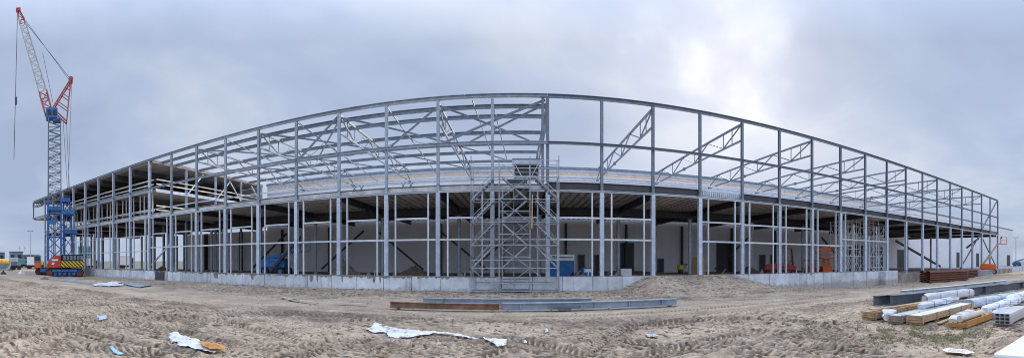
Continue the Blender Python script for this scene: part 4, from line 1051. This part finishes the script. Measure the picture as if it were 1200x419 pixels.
# white panel pack, lower right corner
t = thing('panel_pack', 'big smooth white wrapped panel pack in the lower right corner, closest to the camera', 'panel pack', (5.66, .6, 0), .02)
MB().box(0, 3.2, 0, 1.68, .1, .6).build('wrapped_panels', POLY, t, world=False, bevel=.04)
MB().box(.3, .4, 0, 1.68, 0, .099).box(2.4, 2.5, 0, 1.68, 0, .099).build('bearer', TIMBD, t, world=False)
# rusty sheet piles
sp = thing('sheet_pile_stack', 'stack of dark rusty corrugated sheet piles beside the end of the concrete plinth', 'stack', (38.6, 23.9, -.5), -.11)
for i in range(5):
    mb = MB(); z = .1 + i * .26
    prof = [(-.8, 0), (-.62, .2), (-.28, .2), (-.1, 0), (.1, 0), (.28, .2), (.62, .2), (.8, 0), (.8, .06), (.60, .25), (.26, .25), (.08, .06), (-.08, .06), (-.26, .25), (-.60, .25), (-.8, .06)]
    n = len(prof); L = 8.2
    vs = [(0 + .06 * (i % 2), a, z + b) for a, b in prof] + [(L - .1 * (i % 3), a, z + b) for a, b in prof]
    fs = [(j, (j + 1) % n, n + (j + 1) % n, n + j) for j in range(n)]
    for o_ in (0, n): fs += [tuple(o_ + q for q in (j, j + 1, n - 2 - j, n - 1 - j)) for j in range(7)]
    mb.add(vs, fs).build('sheet_pile', RUST, sp, world=False)
for x in (.5, 4, 7.5): MB().box(x, x + .15, -.9, .9, 0, .098).build('bearer', TIMBD, sp, world=False)
sp2 = dup(sp, (49.0, 25.0, -.35), -.05, 'smaller dark sheet pile stack behind the main rusty stack, partly hidden'); sp2.scale = (.6, .9, .8)
# galvanised frames
gf = thing('frame_stack', 'pale galvanised frames stacked on the ground right of the rusty sheet piles', 'stack', (53.0, 25.0, -.3), -.1)
for i in range(6):
    z = .05 + i * .16; m = MB()
    m.box(0, 6.5, -.6, -.52, z, z + .1).box(0, 6.5, .52, .6, z, z + .1)
    for j in range(12): x = .05 + j * .58; m.box(x, x + .06, -.515, .515, z + .01, z + .08)
    m.build('frame', MESHG, gf, world=False)
# low concrete barriers at the far right and edge of the yard
for i in range(7):
    o = MB().prism([(0, 0), (3.9, 0), (3.9, 1.05), (0, 1.05)], -.2, .2).build('concrete_barrier', CONC); a = 66 + i * 4.0
    o.location = (a + 3, 30.0 - i * .25, -.25); o.rotation_euler = (0, 0, -.06)
    tag(o, 'pale low concrete barrier in the row beyond the right corner of the hall', 'barrier', 'row of concrete barriers at the right')
# ---------------------------------------------------------------- lamp masts
def lamp_mast(px, R, H, label, arms):
    x = th(px); t = thing('lamp_mast', label, 'lamp post', (R * math.sin(x), R * math.cos(x), 0), -x)
    MB().tube((0, 0, 0), (0, 0, H), .14, 8, .08).build('pole', SHED, t, world=False)
    MB().box(-arms, arms, -.08, .08, H, H + .1).build('arm', SHED, t, world=False)
    for s in (-1, 1): MB().box(s * arms - .35, s * arms + .35, -.2, .2, H + .1, H + .24).build('lamp_head', SHED, t, world=False)
lamp_mast(35.5, 130, 11.6, 'tall thin lamp mast in the distance on the left beside the crane', .75)
lamp_mast(1190.5, 150, 10.6, 'tall thin lamp mast in the distance at the right edge', .8)
# ---------------------------------------------------------------- far left yard
def far(px, R): x = th(px); return Vector((R * math.sin(x), R * math.cos(x), 0)), -x
def far_box(name, label, cat, pa, pb, pt, pbm, R, depth, m, kind='shed'):
    a, rz = far((pa + pb) / 2, R); w = (pb - pa) * R / F; zt = CAMZ + (Y0 - pt) / F * R; zb = max(0, CAMZ + (Y0 - pbm) / F * R) if pbm else 0
    t = thing(name, label, cat, a, rz)
    def b(nm, mt, x, **k): return x.build(nm, mt, t, world=False, **k)
    if kind == 'shed':
        b('wall', m, MB().box(-w / 2, w / 2, 0, depth, 0, zt)); b('roof', SHEDB, MB().box(-w / 2 - .2, w / 2 + .2, -.2, depth + .2, zt + .003, zt + .3))
        n = max(2, int(w / 3)); mm = MB()
        for i in range(n): x = -w / 2 + w * (i + .25) / n; mm.box(x, x + w / n * .5, -.04, -.003, zt * .55, zt * .8)
        b('window', GLASS, mm)
    elif kind == 'box':
        b('container_shell', m, MB().box(-w / 2, w / 2, 0, depth, .15, zt)); mm = MB()
        n = max(5, int(w / .35)); [mm.box(-w / 2 + w * i / n + .03, -w / 2 + w * (i + .5) / n + .03, -.05, -.003, .3, zt - .15) for i in range(n)]
        b('corrugation', m, mm); b('corner_post', SHED, MB().box(-w / 2 - .06, -w / 2 - .003, -.06, .1, 0, zt).box(w / 2 + .003, w / 2 + .06, -.06, .1, 0, zt))
    elif kind == 'truck':
        b('cargo_box', m, MB().box(-w / 2, w * .18, 0, depth, .95, zt), bevel=.05); b('cab', SHED, MB().prism([(w * .2, .6), (w / 2, .6), (w / 2, 1.5), (w * .44, zt * .85), (w * .2, zt * .85)], .1, depth - .1), bevel=.06)
        b('windscreen', GLASS, MB().box(w * .26, w * .42, .06, .097, 1.45, zt * .78)); b('chassis', BLACK, MB().box(-w / 2, w / 2 - .1, .3, depth - .3, .5, .94))
        for x in (-w * .35, -w * .18, w * .35): b('wheel', BLACK, MB().disc((x, .15, .5), .5, .3, 'y', 14))
    elif kind == 'tank':
        r = (zt - .7) / 2; b('tank', m, MB().tube((-w / 2, r, .7 + r), (w / 2, r, .7 + r), r, 18)); b('cradle', SHED, MB().box(-w / 2 + .3, -w / 2 + .7, .2, 2 * r - .2, 0, .9).box(w / 2 - .7, w / 2 - .3, .2, 2 * r - .2, 0, .9))
        b('band', ORNG, MB().tube((-.15, r, .7 + r), (.15, r, .7 + r), r + .02, 18))
    return t
far_box('storage_tank', 'yellow horizontal tank at the far left edge', 'tank', -6, 10.5, 303, None, 110, 3, YEL, 'tank')
far_box('shipping_container', 'grey container standing right of the yellow tank', 'container', 11.5, 21.5, 301.5, None, 118, 3, PANEL if False else STEEL, 'box')
far_box('truck', 'dark green truck between the grey container and the lamp mast', 'truck', 22, 32.5, 303, None, 120, 2.5, TEAL, 'truck')
far_box('shed', 'dark grey block of site offices rising behind the grey container', 'building', 11, 27, 295, None, 190, 12, SHED, 'shed')
far_box('shed', 'blue grey shed at the far left edge behind the yellow tank', 'building', -8, 5.5, 296, None, 200, 12, SHEDB, 'shed')
far_box('shed', 'long low dark shed behind the green truck and the lamp mast', 'building', 26, 46, 299, None, 180, 14, SHEDB, 'shed')
far_box('truck', 'pale grey truck just left of the crane', 'truck', 31.5, 44, 301, None, 100, 2.5, PANEL, 'truck')
far_box('shipping_container', 'dark blue grey container just left of the lamp mast, behind the green truck', 'container', 27, 35, 302.5, None, 135, 3, SHEDB, 'box')
far_box('shipping_container', 'dark grey low container in front of the yellow tank', 'container', -4, 7, 308, None, 95, 2.4, SHED, 'box')
far_box('truck', 'small yellow truck between the pale truck and the crane', 'truck', 45, 53, 305, None, 105, 2.2, YEL, 'truck')
far_box('truck', 'dark truck parked in front of the grey container', 'truck', 13, 24, 306, None, 88, 2.2, GIRDD, 'truck')
for i, px in enumerate((18.5, 24.5)):
    a, rz = far(px, 195); t = thing('antenna', ['thin antenna on the dark office block, left of two', 'thin antenna on the dark office block, right of two'][i], 'antenna', a + Vector((0, 2, 6.62)), rz)
    MB().tube((0, 0, 0), (0, 0, 2.6), .09, 6).build('mast', SHED, t, world=False); MB().box(-.5, .5, -.05, .05, 1.6, 1.75).build('cross_arm', SHED, t, world=False)
far_box('shipping_container', 'teal container seen through the left wing of the hall, lower one', 'container', 86, 107, 300, None, 95, 2.6, TEAL, 'box')
t = far_box('shipping_container', 'teal container stacked on the lower teal one behind the left wing', 'container', 92, 106, 294, None, 95, 2.6, TEAL, 'box')
for o in children(t): o.location.z += 0
t.location.z = 3.13; t.scale = (1, 1, .55)
far_box('truck', 'white van seen between the columns at the left end of the hall', 'van', 96, 118, 302.5, None, 90, 2.2, WHITE, 'truck')
far_box('truck', 'white truck behind the middle columns of the left wing', 'truck', 138, 158, 299, None, 100, 2.4, PANEL, 'truck')
# bits on the ground far left
for i, (px, py, m, lb, h) in enumerate([(4, 321, BLACK, 'dark bag lying on the ground at the far left edge', .55), (25, 320.5, WRAP, 'white sack lying on the ground left of the crane', .6), (12, 317, SOIL, 'dark earth lump on the ground at the far left', .5), (52, 327, SOILB, 'brown earth lump on the ground in front of the crane', .3)]):
    lump(['bag', 'sack', 'earth_lump', 'earth_lump'][i], lb, 'debris', gp(px, py), .9, h, m, 80 + i, 14, 1.0)
# ---------------------------------------------------------------- plastic sheets and litter
def ground_z(x, y): 
    X_, Y_ = np.array([x]), np.array([y]); return float(base_height(X_, Y_)[0])
def sheet(name, label, outline, m, h=.10, seed=1, zadd=.03, cat='sheet', n=46):
    """crumpled film lying on the ground; outline in ground coordinates"""
    P = [gp(*q) for q in outline]; rr = random.Random(seed)
    xs = [p.x for p in P]; ys = [p.y for p in P]; x0, x1, y0, y1 = min(xs), max(xs), min(ys), max(ys)
    nx = n; ny = max(8, int(n * (y1 - y0) / (x1 - x0) * 1.3)); 
    ny = min(ny, 60)
    gx, gy = np.meshgrid(np.linspace(x0, x1, nx + 1), np.linspace(y0, y1, ny + 1), indexing='ij')
    X_, Y_ = gx.ravel(), gy.ravel(); wx = X_ + .05 * (vnoise(X_ * 6, Y_ * 6, seed) - .5); wy = Y_ + .05 * (vnoise(X_ * 6, Y_ * 6, seed + 1) - .5)
    inside = np.zeros(len(X_), bool); k = len(P)
    for i in range(k):
        a, b = P[i], P[(i + 1) % k]
        c = ((a.y > wy) != (b.y > wy)) & (wx < (b.x - a.x) * (wy - a.y) / (b.y - a.y + 1e-9) + a.x); inside ^= c
    dist = np.full(len(X_), 9.0)
    for i in range(k):
        a, b = P[i], P[(i + 1) % k]; dx, dy = b.x - a.x, b.y - a.y; L2 = dx * dx + dy * dy + 1e-9
        u = np.clip(((X_ - a.x) * dx + (Y_ - a.y) * dy) / L2, 0, 1); dist = np.minimum(dist, np.hypot(X_ - a.x - u * dx, Y_ - a.y - u * dy))
    s = min(x1 - x0, (y1 - y0) * 2)
    rid = 1 - np.abs(2 * vnoise(X_ * 7 / max(s, .4) + 9, Y_ * 11 / max(s, .4), seed + 5) - 1)
    fine = 1 - np.abs(2 * vnoise(X_ * 9 + Y_ * 5, Y_ * 14 - X_ * 3, seed + 7) - 1)
    z = zadd + gz(X_, Y_) + h * np.minimum(1, dist / (.22 * s + .02)) * (.25 + .75 * rid) + .35 * h * fine
    vs = list(zip(X_, Y_, z)); fs = []
    for i in range(nx):
        for j in range(ny):
            q = (i * (ny + 1) + j, (i + 1) * (ny + 1) + j, (i + 1) * (ny + 1) + j + 1, i * (ny + 1) + j + 1)
            if sum(inside[list(q)]) >= 3: fs.append(q)
    use = sorted({i for f in fs for i in f}); mp = {u: i for i, u in enumerate(use)}
    c = Vector(((x0 + x1) / 2, (y0 + y1) / 2, 0))
    o = MB().add([Vector(vs[i]) - c for i in use], [tuple(mp[i] for i in f) for f in fs]).build(name, m)
    o.location = c; so = o.modifiers.new('film_thickness', 'SOLIDIFY'); so.thickness = .005
    return tag(o, label, cat)
sheet('plastic_sheet', 'crumpled bright white plastic sheet on the mud in the left foreground', [(198, 396), (212, 394.5), (222, 400), (233, 402), (240, 408), (268, 416), (240, 418), (226, 413), (210, 411), (200, 405)], FILM, .085, 3, .015)
sheet('cardboard', 'orange cardboard strip beside the white plastic sheet', [(232, 409), (243, 409), (266, 415), (262, 417.5), (240, 416)], OCHRE, .04, 4, .09, 'cardboard')
sheet('plastic_sheet', 'long twisted strip of white plastic film in the middle foreground', [(428, 388.5), (440, 381.5), (447, 384), (465, 385.5), (490, 390), (520, 391), (545, 394), (560, 398), (580, 399), (594, 401), (595, 405), (585, 408), (570, 402), (552, 397.5), (530, 393.5), (505, 392.5), (480, 396), (460, 397.5), (452, 392), (440, 391)], FILM, .06, 5, .012, n=130)
sheet('plastic_sheet', 'whitish plastic sheet lying on grey sheets between the crane and the plinth', [(108, 334), (116, 332), (124, 332.6), (132, 331.2), (142, 332.6), (138, 334), (146, 335), (128, 336), (118, 335), (110, 335.6)], FILM, .12, 6)
sheet('tarpaulin', 'flat grey blue tarpaulin lying in front of the crane, left of the whitish sheet', [(50, 326.5), (80, 328.2), (112, 332.4), (108, 333.6), (78, 329.8)], TARP, .03, 7, .01)
sheet('tarpaulin', 'flat grey blue tarpaulin lying right of the whitish sheet near the plinth', [(140, 331.6), (154, 332.6), (184, 336.5), (162, 337.2), (144, 334.4)], TARP, .03, 8, .01)
sheet('plastic_scrap', 'small bluish scrap of film on the ruts at the left', [(113, 372), (124, 373), (125, 377), (116, 379)], WRAPB, .05, 9, cat='litter')
sheet('plastic_scrap', 'small bluish scrap of film in the right middle foreground', [(758, 393), (769, 393), (771, 397), (760, 398.5)], WRAPB, .05, 10, cat='litter')
sheet('plastic_scrap', 'light blue strip of film at the bottom edge on the left', [(128, 411), (132, 411), (146, 418), (138, 419)], mat('pale_blue_film', (.35, .58, .75), .4, 0, .15, 5), .04, 11, cat='litter')
sheet('plastic_scrap', 'pale flattened sack at the bottom of the right foreground', [(1104, 414), (1112, 412.5), (1135, 415), (1142, 419), (1110, 418)], CREAM, .05, 12, cat='litter')
LABS = ['left of the middle film strip', 'between the film strip and the mound', 'in front of the blue grey beam', 'below the bright timber crate', 'right of the small bluish scrap', 'near the left plastic sheet']
for i, (px, py) in enumerate([(615, 402), (640, 388)]):
    sheet('plastic_scrap', 'tiny white scrap on the sand ' + ['right end of the middle film strip', 'above right of the middle film strip', 'in front of the blue grey beam', 'below the bright timber crate', 'right of the small bluish scrap', 'right of the left plastic sheet'][i], [(px - 2, py - 1), (px + 2, py - 1), (px + 2.5, py + 1), (px - 1, py + 1.5)], WRAP, .03, 30 + i, cat='litter', n=10)
# flat laths lying along the lane at the left
for i, (a, b, lb) in enumerate([((330, 350), (350, 354.5), 'pale lath lying on the rough strip left of the rusty beam, middle one'), ((396, 357), (430, 359), 'pale lath lying right beside the rusty beam end'), ((338, 352.5), (372, 357), 'pale lath lying on the rough strip, nearest to the lane')]):
    A, C = gp(*a), gp(*b); o = MB().bar((0, 0, .07), (C - A) + Vector((0, 0, .07)), .14, .05).build('timber_lath', PALET); o.location = A + Vector((0, 0, .03)); tag(o, lb, 'timber')
# stones scattered in the sand: too many to count
mb = MB(); rs = random.Random(5)
for i in range(2600):
    a = rs.uniform(-1.28, 1.25); R = rs.uniform(7.5, 24); x, y = R * math.sin(a), R * math.cos(a)
    if 13.5 < y < 17.5 and rs.random() < .75: continue
    if y > 25.5: continue
    s = rs.uniform(.012, .04) * (1 + (R - 8) / 25); z = float(gz(x, y, 'point')[0])
    mb.add([(x - s, y, z), (x, y - s * .8, z), (x + s, y, z), (x, y + s * .8, z), (x + s * rs.uniform(-.3, .3), y, z + s * .8 + .02), (x, y, z - .15)], [(0, 1, 4), (1, 2, 4), (2, 3, 4), (3, 0, 4), (1, 0, 5), (2, 1, 5), (3, 2, 5), (0, 3, 5)])
o = mb.build('gravel', mat('loose_stone', (.33, .29, .25), .9, 0, .4, 9)); o['kind'] = 'stuff'; o['label'] = 'loose stones and clods scattered over the sand'
# weeds on the right foreground
mb = MB(); rs = random.Random(9)
for i in range(6500):
    px = rs.gauss(1085, 55); py = rs.gauss(392, 8)
    if not (960 < px < 1165 and 380 < py < 412): continue
    if float(vnoise(np.array([px / 16.0]), np.array([py / 5.0]), 3)[0]) < .48: continue
    p = gp(px, py); z = float(gz(p.x, p.y, 'point')[0]) + .01; h = rs.uniform(.015, .055); a = rs.uniform(0, 6.28); w = rs.uniform(.008, .018); l = rs.uniform(.02, .07)
    dx, dy = math.cos(a), math.sin(a); lx, ly = rs.uniform(-l, l), rs.uniform(-l, l)
    mb.add([(p.x - dx * w, p.y - dy * w, z - .04), (p.x + dx * w, p.y + dy * w, z - .04), (p.x + lx + dx * w * .6, p.y + ly + dy * w * .6, z + h * .6), (p.x + lx * 1.8, p.y + ly * 1.8, z + h)], [(0, 1, 2), (0, 2, 3)])
if mb.v:
    o = mb.build('grass', mat('sparse_weeds', (.24, .255, .11), .8, 0, .4, 4, col2=(.42, .38, .24))); o['kind'] = 'stuff'; o['label'] = 'sparse low weeds on the sand in front of the packs'

# ---------------------------------------------------------------- sky, sun, camera
SAZ, SEL = th(852), math.radians(27.6)
sd = Vector((math.sin(SAZ) * math.cos(SEL), math.cos(SAZ) * math.cos(SEL), math.sin(SEL)))
w = bpy.data.worlds.new('World'); scene.world = w; w.use_nodes = True
nt = w.node_tree; N = nt.nodes; L = nt.links
bg = N['Background']; bg.inputs['Strength'].default_value = .068
sk = N.new('ShaderNodeTexSky'); sk.sky_type = 'NISHITA'; sk.sun_disc = False; sk.sun_elevation = SEL; sk.sun_rotation = SAZ; sk.dust_density = 2
tc = N.new('ShaderNodeTexCoord')
def M(op, a=None, b=None, c=None, clamp=False):
    n = N.new('ShaderNodeMath'); n.operation = op; n.use_clamp = clamp
    for i, v in enumerate((a, b, c)):
        if v is None: continue
        if isinstance(v, (int, float)): n.inputs[i].default_value = v
        else: L.new(v, n.inputs[i])
    return n.outputs[0]
nrm = N.new('ShaderNodeVectorMath'); nrm.operation = 'NORMALIZE'; L.new(tc.outputs['Generated'], nrm.inputs[0])
sp_ = N.new('ShaderNodeSeparateXYZ'); L.new(nrm.outputs[0], sp_.inputs[0])
zc = M('MAXIMUM', sp_.outputs['Z'], 0.0)
den = M('ADD', zc, .28)
cx_, cy_ = M('DIVIDE', sp_.outputs['X'], den), M('DIVIDE', sp_.outputs['Y'], den)
cmb = N.new('ShaderNodeCombineXYZ'); L.new(cx_, cmb.inputs[0]); L.new(cy_, cmb.inputs[1])
def wn(scale, det, rg, off):
    mp = N.new('ShaderNodeMapping'); mp.inputs['Location'].default_value = off; L.new(cmb.outputs[0], mp.inputs[0])
    n = N.new('ShaderNodeTexNoise'); n.inputs['Scale'].default_value = scale; n.inputs['Detail'].default_value = det; n.inputs['Roughness'].default_value = rg; n.inputs['Distortion'].default_value = .4
    L.new(mp.outputs[0], n.inputs['Vector']); return n.outputs['Fac']
n1 = wn(.75, 4, .5, (3.1, 1.7, 0)); n2 = wn(1.9, 5, .55, (7.1, 4.4, 0))
nn = M('ADD', M('MULTIPLY', n1, .68), M('MULTIPLY', n2, .32))
rp = N.new('ShaderNodeValToRGB'); e = rp.color_ramp.elements
e[0].position = .41; e[0].color = (.32, .39, .54, 1); e[1].position = .63; e[1].color = (.52, .57, .665, 1)
k_ = e.new(.52); k_.color = (.39, .46, .61, 1)
L.new(nn, rp.inputs['Fac'])
# brighter towards the zenith, as an overcast sky is
back = M('MULTIPLY', M('MAXIMUM', M('MULTIPLY', sp_.outputs['Y'], -1.0), 0.0), .75)  # extra brightness added to the unseen sky behind the camera, lights the facade
gr = M('ADD', M('MULTIPLY_ADD', M('MAXIMUM', M('SUBTRACT', zc, .48), 0.0), 3.6, .775), back)
# glow of the sun behind the thin cloud
dt = N.new('ShaderNodeVectorMath'); dt.operation = 'DOT_PRODUCT'; wv = N.new('ShaderNodeTexNoise'); wv.inputs['Scale'].default_value = 5.0; wv.inputs['Detail'].default_value = 4; L.new(nrm.outputs[0], wv.inputs['Vector'])
w1 = N.new('ShaderNodeVectorMath'); w1.operation = 'MULTIPLY_ADD'; L.new(wv.outputs['Color'], w1.inputs[0]); w1.inputs[1].default_value = (.55, .55, .55); w1.inputs[2].default_value = (-.275, -.275, -.275)
w2 = N.new('ShaderNodeVectorMath'); w2.operation = 'ADD'; L.new(nrm.outputs[0], w2.inputs[0]); L.new(w1.outputs[0], w2.inputs[1])
w3 = N.new('ShaderNodeVectorMath'); w3.operation = 'NORMALIZE'; L.new(w2.outputs[0], w3.inputs[0]); L.new(w3.outputs[0], dt.inputs[0]); dt.inputs[1].default_value = sd
dp = M('MAXIMUM', dt.outputs['Value'], 0.0)
gl = M('ADD', M('MULTIPLY', M('POWER', dp, 190.0), .17), M('MULTIPLY', M('POWER', dp, 40.0), .045))
gl = M('MULTIPLY', gl, M('MULTIPLY_ADD', nn, 4.0, -1.05, clamp=False)); gl = M('MAXIMUM', gl, 0.0)
vm = N.new('ShaderNodeVectorMath'); vm.operation = 'SCALE'; L.new(rp.outputs['Color'], vm.inputs[0]); L.new(M('MULTIPLY', gr, 10.0), vm.inputs['Scale'])
gc = N.new('ShaderNodeVectorMath'); gc.operation = 'SCALE'; gc.inputs[0].default_value = (10, 9.6, 9.0); L.new(gl, gc.inputs['Scale'])
ad = N.new('ShaderNodeVectorMath'); ad.operation = 'ADD'; L.new(vm.outputs[0], ad.inputs[0]); L.new(gc.outputs[0], ad.inputs[1])
mx = N.new('ShaderNodeMix'); mx.data_type = 'RGBA'; mx.inputs['Factor'].default_value = .95
L.new(sk.outputs['Color'], mx.inputs['A']); L.new(ad.outputs[0], mx.inputs['B']); L.new(mx.outputs['Result'], bg.inputs['Color'])

sl_ = bpy.data.lights.new('sun', 'SUN'); sl_.energy = 1.4; sl_.angle = math.radians(10); sl_.color = (1, .95, .88)
so = bpy.data.objects.new('sun', sl_); COL.objects.link(so); so.rotation_euler = (-sd).to_track_quat('-Z', 'Y').to_euler()

cam = bpy.data.cameras.new('camera'); co = bpy.data.objects.new('camera', cam); COL.objects.link(co); scene.camera = co
co.location = (0, 0, CAMZ); co.rotation_euler = (PI / 2, 0, 0)
cam.type = 'PANO'; cam.panorama_type = 'CENTRAL_CYLINDRICAL'
cam.central_cylindrical_range_u_min = (0 - X0) / F; cam.central_cylindrical_range_u_max = (1200 - X0) / F
cam.central_cylindrical_range_v_min = -(419 - Y0) / F; cam.central_cylindrical_range_v_max = Y0 / F
cam.central_cylindrical_radius = 1.0
cam.clip_end = 10000; cam.clip_start = .05
scene.view_settings.view_transform = 'Standard'; scene.view_settings.look = 'None'; scene.view_settings.exposure = 1.2; scene.view_settings.gamma = 1
scene.cycles.max_bounces = 8; scene.cycles.diffuse_bounces = 6; scene.cycles.use_denoising = True; scene.cycles.filter_width = 1.0; scene.cycles.denoising_prefilter = 'ACCURATE'
for o in bpy.data.objects:
    if 'wl' in o.keys(): del o['wl']

# ---------------------------------------------------------------- every far-apart piece of a part becomes a part of its own
KEEP = ('corrugation', 'slat', 'grille', 'window', 'board', 'stair', 'film', 'track', 'basket', 'cage', 'mast', 'jib', 'frame', 'rail', 'lattice', 'panel', 'ground', 'gravel', 'grass')
def pieces_of(o):
    me = o.data; n = len(me.vertices)
    if n > 6000 or n == 0: return None
    par = list(range(n))
    def fd(a):
        while par[a] != a: par[a] = par[par[a]]; a = par[a]
        return a
    for e in me.edges:
        a, b = fd(e.vertices[0]), fd(e.vertices[1])
        if a != b: par[a] = b
    rt = [fd(i) for i in range(n)]; ids = {r: k for k, r in enumerate(sorted(set(rt)))}; isl = np.array([ids[r] for r in rt]); k = len(ids)
    if k < 2 or k > 700: return None
    co = np.empty(n * 3); me.vertices.foreach_get('co', co); co = co.reshape(-1, 3)
    lo = np.full((k, 3), np.inf); hi = np.full((k, 3), -np.inf); np.minimum.at(lo, isl, co); np.maximum.at(hi, isl, co)
    sz = (hi - lo).max(1); gap = np.maximum(0, np.maximum(lo[:, None] - hi[None], lo[None] - hi[:, None]))
    near = np.sqrt((gap ** 2).sum(2)) <= np.maximum(.02, .5 * np.maximum(sz[:, None], sz[None]))
    p2 = list(range(k))
    def f2(a):
        while p2[a] != a: a = p2[a]
        return a
    for a, b in zip(*np.nonzero(np.triu(near, 1))):
        x, y = f2(a), f2(b)
        if x != y: p2[x] = y
    pr = [f2(i) for i in range(k)]; u = {r: i for i, r in enumerate(sorted(set(pr)))}
    return (len(u), np.array([u[pr[i]] for i in isl]))
cache = {}
for o in list(bpy.data.objects):
    if o.type != 'MESH' or o.get('kind') or o.data.name.split('.')[0] in ('ground',): continue
    key = o.data.name
    if key not in cache:
        r = pieces_of(o); new = None
        if r and r[0] > 1:
            new = []
            for q in range(r[0]):
                idx = np.nonzero(r[1] == q)[0]; mp = {int(v): i for i, v in enumerate(idx)}
                if o.parent is None and len(idx) < .2 * len(r[1]): continue
                me = bpy.data.meshes.new(key.split('.')[0]); me.from_pydata([tuple(o.data.vertices[int(i)].co) for i in idx], [], [tuple(mp[v] for v in p.vertices) for p in o.data.polygons if p.vertices[0] in mp])
                me.materials.append(o.data.materials[0]); me.update(); new.append(me)
        cache[key] = new
    if cache[key]:
        o.data = cache[key][0]
        if o.parent is not None:
            for me in cache[key][1:]:
                c = o.copy(); c.data = me; COL.objects.link(c)
